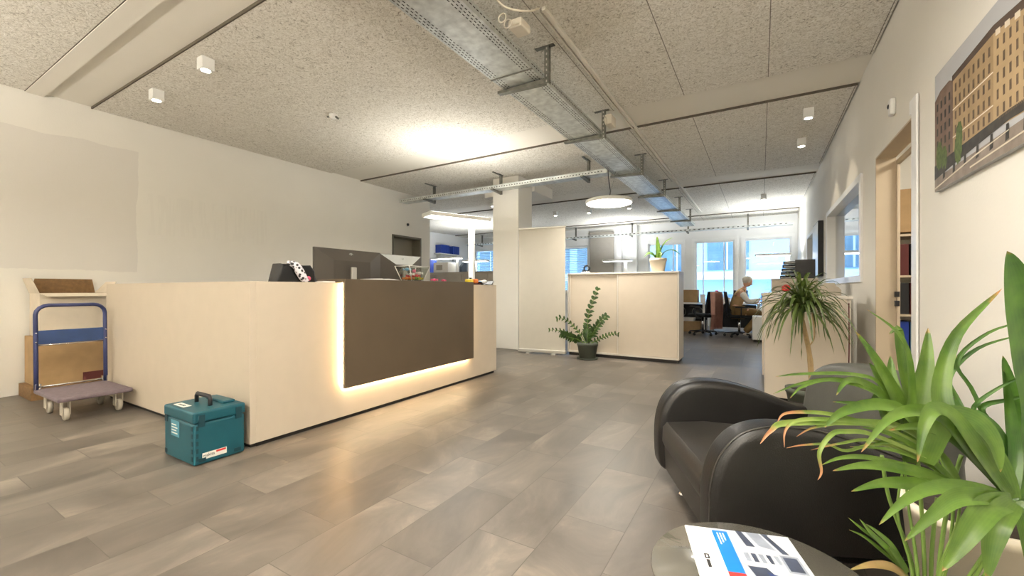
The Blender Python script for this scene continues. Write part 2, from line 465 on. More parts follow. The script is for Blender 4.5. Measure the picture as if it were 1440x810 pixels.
# windows in the back wall
for i, (x0, x1, z0, z1) in enumerate(wins):
    w = bpy.data.objects.new('window_%d' % (i + 1), None); COL.objects.link(w); w['kind'] = 'structure'
    y = YB + .06; t = .06
    bm = B()
    for q in ((x0, x0 + t, z0, z1), (x1 - t, x1, z0, z1), (x0 + t, x1 - t, z0, z0 + t), (x0 + t, x1 - t, z1 - t, z1)):
        box(bm, q[0], q[1], y, y + .07, q[2], q[3], .006)
    if i >= 3:
        o_ = .035
        for q in ((x0 - .07, x0 + .01, z0 - .07, z1 + .07), (x1 - .01, x1 + .07, z0 - .07, z1 + .07), (x0 + .01, x1 - .01, z1 - .01, z1 + .07)):
            box(bm, q[0], q[1], YB - .03, YB - .001, q[2], q[3])
    obj('window_frame', bm, M['white_fr'], w)
    bm = B(); box(bm, x0 + t, x1 - t, y + .03, y + .036, z0 + t, z1 - t); obj('window_pane', bm, M['glass'], w)
    bm = B(); box(bm, x0 - .04, x1 + .04, YB - .12, YB - .031, z0 - .05, z0 - .02, .005); obj('window_sill', bm, M['white_fr'], w)
    if i == 4 or i == 3:
        bm = B(); box(bm, x0 + .22, x0 + .25, y - .0, y + .025, z0 + t, z1 - t); box(bm, x1 - .30, x1 - .27, y, y + .025, z0 + t, z1 - t)
        obj('window_muntin', bm, M['white_fr'], w)
    if i < 3:
        bm = B(); k = z0 + t + .03
        while k < z1 - t - .02:
            boxm(bm, x1 - x0 - 2 * t - .02, .05, .004, Matrix.Translation(((x0 + x1) / 2, y - .035, k)) @ Matrix.Rotation(rad(35), 4, 'X')); k += .062
        obj('window_blind', bm, M['blind'], w)
# glazed interior windows in the right wall, with deep reveals
for i, (y0, y1, z0, z1) in enumerate([(5.18, 7.63, 1.15, 2.18), (9.43, 10.65, 1.15, 2.17)]):
    w = bpy.data.objects.new('window_%d' % (i + 7), None); COL.objects.link(w); w['kind'] = 'structure'
    bm = B(); t = .06
    for a, b, c, d in ((y0 - .01, y0 + t, z0 - .01, z1 + .01), (y1 - t, y1 + .01, z0 - .01, z1 + .01), (y0 + t, y1 - t, z0 - .01, z0 + t), (y0 + t, y1 - t, z1 - t, z1 + .01)):
        box(bm, XR - .02, XR + .10, a, b, c, d, .004)
    obj('window_frame', bm, M['white_fr'], w)
    bm = B(); box(bm, XR + .085, XR + .091, y0 + t, y1 - t, z0 + t, z1 - t); obj('window_pane', bm, M['glass_m'], w)
# room behind the glazing and the side room beyond the doorway
wall_x('wall_side_room', 3.0, 3.2, YREAR, YB, 3.25, [], M['wall'])
wall_y('wall_side_room_partition', 5.6, 5.7, XR + .121, 3.0, 3.25, [], M['wall'])
wall_y('wall_side_room_near', 1.8, 1.9, XR + .121, 3.0, 3.25, [], M['wall'])
# doorway on the right: lining, trim, strike plates
d2 = bpy.data.objects.new('door_2', None); COL.objects.link(d2); d2['kind'] = 'structure'
bm = B(); box(bm, XR - .004, XR + .124, 4.615, 4.63 + .001, 0, 2.18); box(bm, XR - .004, XR + .124, 3.599, 3.612, 0, 2.18); box(bm, XR - .004, XR + .124, 3.612, 4.615, 2.168, 2.181)
obj('door_lining', bm, M['reveal'], d2)
bm = B()
box(bm, XR - .016, XR - .004, 3.50, 3.60, 0, 2.28, .003); box(bm, XR - .016, XR - .004, 3.60, 3.64, 2.19, 2.28, .003)
obj('door_trim', bm, M['white_fr'], d2)
bm = B(); box(bm, XR + .1245, XR + .145, 4.59, 4.63, 0, 2.14, .003); box(bm, XR + .1245, XR + .145, 3.612, 4.59, 2.10, 2.14, .003)
obj('door_frame', bm, M['reveal'], d2)
for z in (.955, 1.03):
    bm = B(); box(bm, XR + .112, XR + .14, 4.583, 4.5895 if False else 4.6145, z - .022, z + .022); obj('strike_plate', bm, M['ink'], d2)
# grey closed door in the left wall
d1 = bpy.data.objects.new('door_1', None); COL.objects.link(d1); d1['kind'] = 'structure'
bm = B()
box(bm, XL - .29, XL + .012, 6.11, 6.15, 0, 2.2, .003); box(bm, XL - .29, XL + .012, 6.92, 6.96, 0, 2.2, .003); box(bm, XL - .29, XL + .012, 6.15, 6.92, 2.16, 2.2, .003)
obj('door_frame', bm, M['grey_f'], d1)
bm = B(); box(bm, XL - .26, XL - .22, 6.15, 6.92, .01, 2.16); dl = obj('door_leaf', bm, M['grey_d'], d1)
bm = B(); tube(bm, [(XL - .215, 6.22, 1.02), (XL - .16, 6.22, 1.02), (XL - .16, 6.34, 1.02)], .009); obj('door_handle', bm, M['chrome'], dl)
# pillar and its capital
bm = B(); box(bm, -4.24, -3.70, 6.46, 6.97, 0, ZC - .001, .004); struct('pillar', bm, M['wall'])
bm = B(); box(bm, -4.78, -3.65, 6.98, 7.77, 2.91, ZC); struct('pillar_capital', bm, M['wall'])
# grey wall panel and white pilaster on the back wall
bm = B(); box(bm, -4.92, -4.12, YB - .10, YB - .001, 0, 2.95, .004); struct('trim_1', bm, M['grey_p'])
bm = B(); box(bm, -4.0, -3.85, YB - .14, YB - .001, 0, 3.1); box(bm, -3.7, -3.35, YB - .2, YB - .001, 0, 3.1, .004); struct('trim_2', bm, M['white_fr'])
bm = B()
box(bm, XL + .0, XL + .012, YREAR, 1.0, 0, .06); struct('baseboard_left', bm, M['wall'])
bm = B(); box(bm, XR - .012, XR, YREAR, 3.49, 0, .06); box(bm, XR - .012, XR, 4.65, YB, 0, .06); struct('baseboard_right', bm, M['white'])
bm = B(); box(bm, XFL + .001, XR - .013, YB - .012, YB - .0, 0, .06); struct('baseboard_back', bm, M['white'])

# street building outside the back windows
ob = thing('office_building', 'pale blue building across the street seen through the back windows', 'building', (0, 21, -3.5))
bm = B(); box(bm, -20, 10, 0, 6, 0, 16); obj('facade', bm, M['facade'], ob)
for k, (zb, zt) in enumerate([(2.0, 4.35), (5.45, 8.2), (9.6, 12.3)]):
    for j in range(14):
        x = -19 + j * 2.1
        if k == 1 and j in (9, ): continue
        bm = B(); box(bm, x + .1, x + 1.75, -.05, -.005, zb, zt - .0)
        wdw = obj('window', bm, M['facade_w'], ob)
        bm = B(); box(bm, x + .88, x + .94, -.09, -.05, zb, zt); box(bm, x + .1, x + 1.75, -.09, -.05, (zb + zt) / 2, (zb + zt) / 2 + .07); obj('glazing_bar', bm, M['facade_t'], wdw)
bm = B(); box(bm, -20, 10, -.5, -.01, 5.0, 5.35); box(bm, -20, 10, -.5, -.01, 9.0, 9.3); obj('ledge', bm, M['facade_t'], ob)
bm = B(); box(bm, -30, 20, YB + .3, 40, -3.7, -3.5); struct('street', bm, M['grey_p'])

# ------------------------------------------------------------------ reception desk
DX, DY0, DY1, DT = -2.94, 1.52, 4.56, 1.125
t = thing('reception_desk', 'cream L-shaped reception counter with a dark front panel edged by a glowing strip', 'reception desk', (DX, DY0, 0))
L = DY1 - DY0
py0, py1 = 2.22 - DY0, 3.98 - DY0
bm = B(); box(bm, -2.62, 0, 0, .04, .03, DT, .002); obj('side_panel', bm, M['desk'], t)
bm = B(); box(bm, -.04, -.0, .0402, L, .03, DT, .002); obj('front_panel', bm, M['desk'], t)
bm = B(); box(bm, -.38, -.0402, L - .04, L, .03, DT, .002); obj('end_panel', bm, M['desk'], t)
bm = B(); box(bm, -.38, -.041, .041, L - .041, DT - .04, DT - .001, .002); box(bm, -2.62, -.381, .041, .36, DT - .04, DT - .001, .002); obj('counter_top', bm, M['cab'], t)
bm = B(); box(bm, -2.58, -.03, .02, .05, 0, .03); box(bm, -.05, -.02, .05, L - .03, 0, .03); obj('plinth', bm, M['dark_edge'], t)
bm = B(); box(bm, .035, .06, py0, py1, .27, 1.155, .002); box(bm, -.30, .035, py0, py1, 1.13, 1.155, .002); obj('dark_panel', bm, M['dark_lam'], t)['label'] = 'dark brown floating front panel'
bm = B()
box(bm, .004, .028, py0 + .015, py0 + .03, .29, 1.125); box(bm, .004, .028, py0 + .03, py1 - .03, .285, .30); box(bm, .004, .028, py1 - .03, py1 - .015, .285, 1.125)
obj('light_strip', bm, M['led'], t)['label'] = 'warm glowing strip behind the dark panel'
bm = B(); box(bm, -1.15, -.385, .37, L - .02, .71, .74, .003); box(bm, -2.6, -1.15, .37, 1.1, .71, .74, .003); obj('desktop', bm, M['cab_w'], t)
for (x, y) in ((-1.1, L - .1), (-1.1, 1.5), (-2.5, 1.0), (-.45, L - .1)):
    bm = B(); box(bm, x - .03, x + .03, y - .03, y + .03, 0, .71); obj('leg', bm, M['alu'], t)
# strips give a little light too
light('strip_light_bottom', 'AREA', (DX + .012, (2.25 + 3.95) / 2, .275), 5, (1, .78, .5), (0, 0, 0), shape='RECTANGLE', size=.02, size_y=1.7)
light('strip_light_side', 'AREA', (DX + .016, 2.222, .7), 3, (1, .78, .5), (PI / 2, 0, 0), shape='RECTANGLE', size=.02, size_y=.85).rotation_euler = (PI / 2, 0, 0)

# monitors: backs towards the visitors, bevelled rear shell
def monitor(label, w, loc, rz, panel):
    t = thing('monitor', label, 'monitor', loc, rz, 'monitors on the reception desk')
    z0, z1 = .33, .71
    bm = B(); box(bm, -.02, 0, -w / 2, w / 2, z0, z1, .003); obj('bezel', bm, M['screen_b'], t)
    bm = B(); box(bm, -.0215, -.0201, -w / 2 + .01, w / 2 - .01, z0 + .012, z1 - .01); obj('screen', bm, M['lcd'], t)
    bm = B()
    a = [(0.0005, -w / 2 + .004, z0 + .004), (0.0005, w / 2 - .004, z0 + .004), (0.0005, w / 2 - .004, z1 - .004), (0.0005, -w / 2 + .004, z1 - .004)]
    b = [(.045, -w / 2 + .17, z0 + .09), (.045, w / 2 - .17, z0 + .09), (.045, w / 2 - .17, z1 - .11), (.045, -w / 2 + .17, z1 - .11)]
    va = [bm.verts.new(p) for p in a]; vb = [bm.verts.new(p) for p in b]; bm.faces.new(vb)
    fs = []
    for i in range(4): fs.append(bm.faces.new((va[i], va[(i + 1) % 4], vb[(i + 1) % 4], vb[i])))
    if panel: fs[2].material_index = 1
    obj('back_shell', bm, [M['screen_b'], M['screen_s']], t)
    bm = B(); tube(bm, [(.018 + .014 * math.cos(0) * 0, .022 * math.cos(x * PI / 8), z1 - .055 + .022 * math.sin(x * PI / 8)) for x in range(16)], .0018, 6, closed=True)
    box(bm, .012, .022, -.008, -.004, z1 - .07, z1 - .04); box(bm, .012, .022, .003, .007, z1 - .07, z1 - .04)
    obj('logo', bm, M['screen_s'], t)
    bm = B(); box(bm, .046, .070, -.028, .028, .02, .54, .006)
    obj('stand', bm, M['alu'], t)
    bm = B(); box(bm, -.12, .12, -.14, .14, 0, .018, .004); obj('base', bm, M['screen_b'], t)
    return t
monitor('wide dark monitor seen from behind beside the handbag', .76, (-3.42, 2.69, .742), 0, False)
monitor('smaller monitor with a pale upper back, behind the sweets bowl', .56, (-3.45, 3.40, .742), rad(-6), True)

# handbag with printed scarf
t = thing('handbag', 'black handbag with a black and white scarf on the counter', 'handbag', (-3.12, 1.93, DT), rad(88))
bm = B(); prism(bm, [(-.16, 0), (.15, 0), (.145, .09), (.11, .135), (-.03, .125), (-.125, .14)], 'y', -.07, .07, .02, 3); obj('body', bm, mat('bag_black', '0B0B0D', .5), t, True)
sm = NT('scarf_print'); vv = sm.n.new('ShaderNodeTexVoronoi'); vv.inputs['Scale'].default_value = 42; sm.link(sm.coord(), vv.inputs['Vector'])
sm.link(sm.ramp(vv.outputs['Distance'], [(.35, lin('17171C')), (.5, lin('E9E6EC'))]), sm.b.inputs['Base Color'])
bm = B(); tube(bm, smooth_path([(-.07, -.05, .145), (-.03, -.085, .13), (.0, -.095, .08), (.03, -.098, .03), (.06, -.098, .012)]), [.018 + .014 * math.sin(i / 16 * PI) for i in range(17)], 8)
obj('scarf', bm, sm.m, t)
bm = B(); ball(bm, (.07, -.095, .03), .018); obj('flower_charm', bm, M['pink'], t)
bm = B(); tube(bm, smooth_path([(.13, 0, .1), (.155, -.02, .07), (.16, -.05, .01)]), .006); obj('strap', bm, M['ink'], t)

# open magazine and loose sheets on the counter
t = thing('magazine', 'open magazine lying on the dark counter ledge in front of the monitors', 'magazine', (-3.06, 2.72, 1.1555), rad(90))
for s in (-1, 1):
    bm = B()
    prof = [(0, .004), (s * .04, .014), (s * .10, .010), (s * .17, .003), (s * .17, 0), (0, 0)]
    prism(bm, prof if s > 0 else prof[::-1], 'y', -.1, .11); obj('page_block', bm, M['paper'], t)
bm = B(); box(bm, -.12, .09, -.05, .06, 0, .012); tag(obj('envelope', bm, M['paper'], None, loc=(-3.08, 2.15, DT)), 'white paper stack at the counter edge beside the handbag', 'paper')

# sweets bowl
t = thing('sweets_bowl', 'clear flared bowl of colourful sweets on the counter ledge', 'bowl', (-3.09, 3.2, 1.1555), rad(0))
bm = B()
def frus(bm, b, tp, z0, z1):
    va = [bm.verts.new((x * b[0], y * b[1], z0)) for x, y in ((-1, -1), (1, -1), (1, 1), (-1, 1))]
    vb = [bm.verts.new((x * tp[0], y * tp[1], z1)) for x, y in ((-1, -1), (1, -1), (1, 1), (-1, 1))]
    for i in range(4): bm.faces.new((va[i], va[(i + 1) % 4], vb[(i + 1) % 4], vb[i]))
    return va, vb
va, vb = frus(bm, (.07, .085), (.10, .15), .0, .15); bm.faces.new(va[::-1])
vc, vd = frus(bm, (.066, .081), (.096, .146), .006, .15); bm.faces.new(vc)
for i in range(4): bm.faces.new((vb[i], vb[(i + 1) % 4], vd[(i + 1) % 4], vd[i]))
obj('bowl_wall', bm, M['bottle'], t)
bm = B()
for i in range(4):
    a = [(-.1, -.15), (.1, -.15), (.1, .15), (-.1, .15)][i]; b_ = [(-.07, -.085), (.07, -.085), (.07, .085), (-.07, .085)][i]
    tube(bm, [(b_[0], b_[1], .003), (a[0], a[1], .15)], .004, 6)
tube(bm, [(-.1, -.15, .15), (.1, -.15, .15), (.1, .15, .15), (-.1, .15, .15)], .0035, 6, closed=True)
obj('bowl_rim', bm, M['white'], t)
sw_names = {'orange': 'orange wrapped sweet', 'yellow': 'yellow wrapped sweet', 'green_w': 'green wrapped sweet', 'red': 'red wrapped sweet', 'pink': 'pink wrapped sweet', 'paper': 'white wrapped sweet', 'ltblue': 'pale blue wrapped sweet'}
def sweet(loc, k, label, rz=0, s=1):
    bm = B(); ball(bm, (0, 0, .015 * s), .015 * s, 1.3, 1, .9, 10)
    for sg in (-1, 1):
        lathe(bm, [(.003 * s, 0), (.011 * s, sg * .014 * s)], (sg * .018 * s, 0, .015 * s), 8, axis='x')
    o = obj('wrapped_sweet', bm, M[k]); o.location = loc; o.rotation_euler = (0, 0, rz)
    tag(o, label, 'sweet', 'sweets in the clear bowl')
cnt = [('orange', -.04, -.05, 0), ('orange', .03, -.06, 0), ('yellow', .0, -.02, 0), ('green_w', .04, .0, 0), ('green_w', -.03, .04, 0), ('yellow', .04, .055, 0), ('orange', -.045, .0, .0),
       ('red', .0, -.045, .027), ('red', .035, .02, .027), ('orange', -.02, .03, .03), ('paper', .04, -.07, .04), ('paper', .045, .05, .055), ('paper', -.01, .07, .05), ('pink', .02, .0, .075), ('ltblue', .02, -.10, .09)]
for k, x, y, z in cnt:
    sweet((-3.09 + x, 3.2 + y, 1.164 + z), k, sw_names[k] + ' in the clear flared bowl on the counter', random.uniform(0, 3), 1.25)
sweet((-2.97, 3.40, 1.1555), 'pink', 'pink wrapped sweet lying on the dark ledge right beside the bowl', .4, 1.1)
sweet((-2.97, 3.55, 1.1555), 'pink', 'pink wrapped sweet on the dark ledge further from the bowl', 1.4, .9)
# snack packets and tray at the counter's end
t = thing('snack_box', 'open snack box of yellow and orange packets at the counter end', 'box', (-3.02, 4.14, DT), rad(90))
bm = B(); box(bm, -.11, .11, -.05, .05, 0, .018, .002); obj('box_body', bm, M['maroon'], t)
bm = B(); box(bm, -.10, -.02, -.04, .04, .018, .07, .015, 3); obj('yellow_packet', bm, M['yellow'], t)
bm = B(); box(bm, .0, .09, -.04, .04, .018, .075, .02, 3); obj('orange_packet', bm, M['orange'], t)
t = thing('paper_tray', 'dark shallow tray with crumpled white and blue paper at the far counter end', 'tray', (-3.06, 4.40, DT), rad(90))
bm = B(); prism(bm, [(-.09, 0), (.09, 0), (.15, .05), (.14, .052), (.085, .008), (-.085, .008), (-.13, .04), (-.14, .04)], 'y', -.09, .09); obj('tray_body', bm, M['black_pl'], t)
bm = B(); ball(bm, (0, 0, .035), .05, 1.5, .8, .5, 8); ball(bm, (.06, 0, .045), .04, 1.2, .8, .6, 8); obj('crumpled_paper', bm, M['paper'], t)
bm = B(); ball(bm, (-.07, -.01, .032), .04, 1.2, .9, .55, 8); obj('blue_wrapper', bm, M['ltblue'], t)

UP1 = 16
# office floor lamp behind the desk
t = thing('floor_lamp', 'white office uplight lamp standing behind the reception counter', 'floor lamp', (-3.62, 4.95, 0), rad(0))
bm = B(); box(bm, -.2, .2, -.28, .14, 0, .02, .004); obj('base', bm, M['lamp_w'], t)
bm = B(); box(bm, -.045, .045, -.022, .022, .02, 2.05, .008); obj('pole', bm, M['lamp_w'], t)
bm = B(); box(bm, -.02, .02, -.03, -.022, 1.2, 1.24); obj('switch', bm, M['ink'], t)
# the head: long flat box across, seen from below
hd = Matrix.Translation((-.09, -.22, 2.09)) @ Matrix.Rotation(rad(-24), 4, 'Z')
bm = B(); boxm(bm, .28, .96, .05, hd, .006); obj('lamp_head', bm, M['lamp_w'], t)
bm = B(); boxm(bm, .23, .90, .004, hd @ Matrix.Translation((0, 0, -.0275))); obj('lower_diffuser', bm, M['lampglow2'], t)
bm = B(); boxm(bm, .23, .90, .004, hd @ Matrix.Translation((0, 0, .0275))); obj('upper_diffuser', bm, M['lampglow2'], t)
light('uplight', 'AREA', (-3.71, 4.73, 2.13), UP1, (1, .97, .90), (PI, 0, rad(-24)), shape='RECTANGLE', size=.25, size_y=.94)
light('downlight', 'AREA', (-3.71, 4.73, 2.05), 14, (1, .97, .90), (0, 0, rad(-24)), shape='RECTANGLE', size=.25, size_y=.94)

# ------------------------------------------------------------------ hand truck and boxes by the left wall
tx, ty = -5.08, 1.25
t = thing('platform_trolley', 'blue-handled platform trolley parked beside the reception counter', 'trolley', (tx, ty, 0), rad(1))
# platform: 0.76 long (x), 0.48 wide (y); handle at -x end
bm = B(); box(bm, -.345, .29, -.235, .235, .165, .20, .012, 3); obj('platform', bm, M['plat'], t)
for sx in (-.24, .17):
    for sy in (-.165, .165):
        bm = B(); lathe(bm, [(.012, -.014), (.048, -.014), (.052, -.008), (.052, .008), (.048, .014), (.012, .014)], (sx + .02, sy, .052), 18, axis='y')
        wh = obj('caster', bm, M['caster'], t)
        bm = B(); box(bm, sx - .035, sx + .035, sy - .035, sy + .035, .15, .166); box(bm, sx - .02, sx + .035, sy - .026, sy - .018, .045, .15); box(bm, sx - .02, sx + .035, sy + .018, sy + .026, .045, .15)
        obj('caster_fork', bm, M['caster'], wh)
# handle: hoop, blue panel, hinges
lean = .03
def hp(y, z): return (-.31 - lean * (z - .2), y, z)
bm = B()
pts = [hp(-.225, .2), hp(-.225, .5), hp(-.225, .83)] + [hp(-.225 + .08 * (1 - math.cos(a)), .85 + .08 * math.sin(a)) for a in (0, .4, .8, 1.2, 1.57)] + [hp(.225 - .08 * (1 - math.cos(a)), .85 + .08 * math.sin(a)) for a in (1.57, 1.2, .8, .4, 0)] + [hp(.225, .83), hp(.225, .5), hp(.225, .2)]
tube(bm, pts, .016, 10); hd_ = obj('handle', bm, M['blue_st'], t)
bm = B(); box(bm, -.335, -.315, -.212, .212, .59, .71, .004); obj('handle_panel', bm, M['blue_pn'], hd_)
bm = B(); tube(bm, [hp(-.215, .582), hp(.215, .582)], .005, 6); obj('cross_rod', bm, M['chrome'], hd_)
bm = B(); tube(bm, [(-.31, -.235, .222), (-.31, .235, .222)], .007, 8)
for y in (-.232, -.2, .2, .232): box(bm, -.325, -.295, y - .004, y + .004, .199, .25)
obj('hinge_bar', bm, M['chrome'], t)
bm = B()
bm.free()
for z in (.61, .69):
    for s in (-1, 1):
        bm = B(); ball(bm, (-.31 - lean * (z - .2) + .015, s * .225, z), .007, n=8); obj('bolt', bm, M['chrome'], hd_)

def carton(name, label, x0, x1, y0, y1, z0, z1, m, group=None):
    t = thing(name, label, 'box', ((x0 + x1) / 2, (y0 + y1) / 2, z0), 0, group)
    a, b, h = (x1 - x0) / 2, (y1 - y0) / 2, z1 - z0
    bm = B(); box(bm, -a, a, -b, b, 0, h, .004); obj('box_body', bm, m, t)
    bm = B(); box(bm, -a + .01, a - .01, -.025, .025, h, h + .0015); obj('tape', bm, M['card_w'], t)
    return t
carton('cardboard_box', 'flat dark cardboard box lying under the taller carton behind the trolley', -6.44, -5.99, 1.10, 1.70, .0, .125, M['card_d'])
c_ = carton('cardboard_box', 'large brown cardboard carton standing behind the blue-handled trolley', -6.44, -6.0, 1.14, 1.74, .128, .60, M['card'])
bm = B(); box(bm, .2201, .2215, .02, .299, .01, .09); obj('printed_band', bm, M['maroon'], c_)
# open pale box on top
t = thing('open_box', 'pale open cardboard box with raised flaps on top of the brown carton', 'box', (-6.26, 1.42, .6025))
a, b, h = .18, .245, .43
bm = B(); w_ = .006
box(bm, -a, a, -b, b, 0, w_); box(bm, -a, -a + w_, -b, b, w_, h); box(bm, a - w_, a, -b, b, w_, h); box(bm, -a + w_, a - w_, -b, -b + w_, w_, h); box(bm, -a + w_, a - w_, b - w_, b, w_, h)
obj('box_body', bm, M['card_w'], t)
def flap(nm, p, q, out, m):
    bm = B(); p, q, out = Vector(p), Vector(q), Vector(out); n = (q - p).cross(out).normalized() * .005
    v = [bm.verts.new(x) for x in (p, q, q + out * 1 - (q - p) * .06, p + out + (q - p) * .06)]; v2 = [bm.verts.new(x.co + n) for x in v]
    bm.faces.new(v[::-1]); bm.faces.new(v2)
    for i in range(4): bm.faces.new((v[i], v[(i + 1) % 4], v2[(i + 1) % 4], v2[i]))
    return obj(nm, bm, m, t)
flap('flap', (-a, -b, h), (-a, b, h), (.02, 0, .15), M['card_d'])['label'] = 'raised inner flap with its shade painted dark brown'  # unlit inside of the flap is put into its dark colour
flap('flap', (a, -b, h), (a, b, h), (.09, 0, -.03), M['card_w'])
flap('flap', (-a, -b, h), (a, -b, h), (0, -.05, .15), M['card_w'])
flap('flap', (-a, b, h), (a, b, h), (0, .09, .12), M['card_w'])

# ------------------------------------------------------------------ teal tool case at the counter corner
t = thing('tool_case', 'teal plastic stacking tool case on the floor at the reception counter corner', 'tool case', (-3.125, 1.335, 0), 0)
cw, cd, ch = .40, .29, .315      # x, y, z
t.scale = (1, 1, 1.09)
bm = B(); box(bm, -cw / 2, cw / 2, -cd / 2, cd / 2, .004, .235, .012, 3); obj('body', bm, M['teal'], t)
bm = B(); box(bm, -cw / 2 - .004, cw / 2 + .004, -cd / 2 - .004, cd / 2 + .004, .237, .30, .012, 3); box(bm, -.12, .12, .055, .125, .299, .315, .006); ld = obj('lid', bm, M['teal'], t)
bm = B()
tube(bm, [(-.09, -.01, .295), (-.09, -.01, .338), (-.078, -.01, .352), (.078, -.01, .352), (.09, -.01, .338), (.09, -.01, .295)], .013, 8); obj('handle', bm, M['black_pl'], ld)
for s in (-1, 1):
    for q in (-1, 1):
        bm = B(); box(bm, s * (cw / 2 + .0025) - .004, s * (cw / 2 + .0025) + .004, q * .105 - .018, q * .105 + .018, .215, .282, .001); obj('latch', bm, M['teal_d'], t)
        bm = B(); box(bm, s * (cw / 2 + .0005) - .002, s * (cw / 2 + .0005) + .002, q * .1 - .02, q * .1 + .02, .02, .04, .001); obj('stacking_lug', bm, M['teal_d'], t)
bm = B()
for k in range(5): box(bm, cw / 2 - .03, cw / 2 - .01, -cd / 2 - .0025, -cd / 2 + .001, .03 + k * .042, .055 + k * .042)
for k in range(5): box(bm, cw / 2 - .001, cw / 2 + .0025, -cd / 2 + .012, -cd / 2 + .024, .03 + k * .042, .055 + k * .042)
box(bm, -cw / 2 + .012, -cw / 2 + .05, -cd / 2 - .003, -cd / 2 + .001, .205, .26); box(bm, -cw / 2 + .012, -cw / 2 + .04, -cd / 2 - .002, -cd / 2 + .001, .02, .045)
obj('recess', bm, M['teal_d'], t)
def text(name, s, size, mtx, m, parent, ext=.0006):
    cu = bpy.data.curves.new(name, 'FONT'); cu.body = s; cu.size = size; cu.extrude = ext; cu.align_x = 'CENTER'; cu.align_y = 'CENTER'
    tmp = bpy.data.objects.new(name, cu); COL.objects.link(tmp)
    dg = bpy.context.evaluated_depsgraph_get(); me = bpy.data.meshes.new_from_object(tmp.evaluated_get(dg))
    bpy.data.objects.remove(tmp)
    me.transform(mtx); me.materials.clear(); me.materials.append(m)
    o = bpy.data.objects.new(name, me); COL.objects.link(o); o.parent = parent; return o
RX = Matrix.Rotation(PI / 2, 4, 'X'); RZ = Matrix.Rotation(PI / 2, 4, 'Z')
# sticker on the +x side (towards the room), one on the front, one on the lid
bm = B(); box(bm, cw / 2 + .0, cw / 2 + .0022, -.10, .035, .03, .065); st = obj('side_sticker', bm, M['label'], t)
text('lettering', 'makita', .024, Matrix.Translation((cw / 2 + .0024, -.065, .050)) @ RZ @ RX, M['ink'], st)
bm = B(); box(bm, cw / 2 + .0022, cw / 2 + .0030, -.025, .03, .052, .063); obj('red_band', bm, M['label_r'], st)
bm = B(); box(bm, -.10, .01, -cd / 2 - .0022, -cd / 2, .135, .225); fs_ = obj('front_sticker', bm, mat('label_blue_grey', '4E8A9C', .5), t)
bm = B()
for k in range(4): box(bm, -.09, -.01 - .015 * (k % 2), -cd / 2 - .0028, -cd / 2 - .0022, .15 + k * .016, .156 + k * .016)
obj('print', bm, M['label'], fs_)
bm = B(); box(bm, -.14, .0, -.12, -.075, .3002, .3012); ls_ = obj('lid_sticker', bm, M['label'], ld)
text('lettering', 'makita', .034, Matrix.Translation((-.07, -.097, .3016)), M['teal_d'], ls_, .0003)

# ------------------------------------------------------------------ roll-up banner and sliding door cabinet
p0, p1 = Vector((-3.55, 6.20, 0)), Vector((-2.72, 6.30, 0)); ang = math.atan2(p1.y - p0.y, p1.x - p0.x); bw = (p1 - p0).length
t = thing('roll_up_banner', 'blank cream roll-up banner stand between the pillar and the white cabinet', 'banner', ((p0 + p1) / 2), ang)
bm = B(); box(bm, -bw / 2 + .01, bw / 2 - .01, -.002, .002, .07, 2.08); obj('banner_sheet', bm, M['banner'], t)
bm = B(); box(bm, -bw / 2, bw / 2, -.04, .05, .02, .075, .012); obj('cassette', bm, M['alu'], t)
bm = B(); box(bm, -bw / 2, bw / 2, -.012, .012, 2.08, 2.105, .004); obj('top_rail', bm, M['alu'], t)
for s in (-1, 1):
    bm = B(); box(bm, s * .22 - .03, s * .22 + .03, -.09, .09, 0, .0195, .004); obj('foot', bm, M['alu'], t)
bm = B(); tube(bm, [(0, .025, .075), (0, .025, 2.08)], .008, 8); obj('support_pole', bm, M['alu'], t)

t = thing('sliding_door_cabinet', 'cream sliding-door cabinet standing between the banner and the aisle', 'cabinet', (-1.86, 6.39, 0))
w2, dp, hh = .85, .42, 1.335
bm = B(); box(bm, -w2 - .02, -w2, 0, dp, .05, hh - .025); box(bm, w2 - .02, w2, 0, dp, .05, hh - .025); box(bm, -w2, w2 - .02, .06, dp, .05, hh - .025); obj('body', bm, M['cab_w'], t)
bm = B(); box(bm, -w2 - .02, w2, -.005, dp, hh - .025, hh, .002); obj('top', bm, M['cab_w'], t)
bm = B(); box(bm, -w2, w2 - .02, -.001, .06, .05, .075); obj('bottom_rail', bm, M['cab_w'], t)
bm = B(); box(bm, -w2, w2 - .02, .02, dp - .02, 0, .05); obj('plinth', bm, M['dark_edge'], t)
for s, x0, x1, y in ((0, -w2 + .005, -.06, .028), (1, -.05, w2 - .025, .012)):
    bm = B(); box(bm, x0, x1, y, y + .016, .077, hh - .03, .002); dr = obj('sliding_door', bm, M['cab'], t)
    bm = B(); box(bm, x0, x0 + .018, y - .008, y, .077, hh - .03); obj('grip_strip', bm, M['cab_w'], dr)
bm = B(); box(bm, -w2 - .045, -w2 - .02, -.02, -.005, 1.0, 1.06); obj('lock', bm, M['alu'], t)

def pot(bm, r0, r1, h, wall=.008, c=(0, 0, 0), rim=.012):
    lathe(bm, [(r0 * .0, 0), (r0, 0), (r1, h - rim), (r1 + .006, h - rim), (r1 + .008, h), (r1 - wall, h), (r0 - wall, .02), (0, .02)], c, 28)
def soil(bm, r, z, c=(0, 0, 0)):
    lathe(bm, [(0, z - .01), (r, z - .01), (r, z), (0, z + .004)], c, 20)

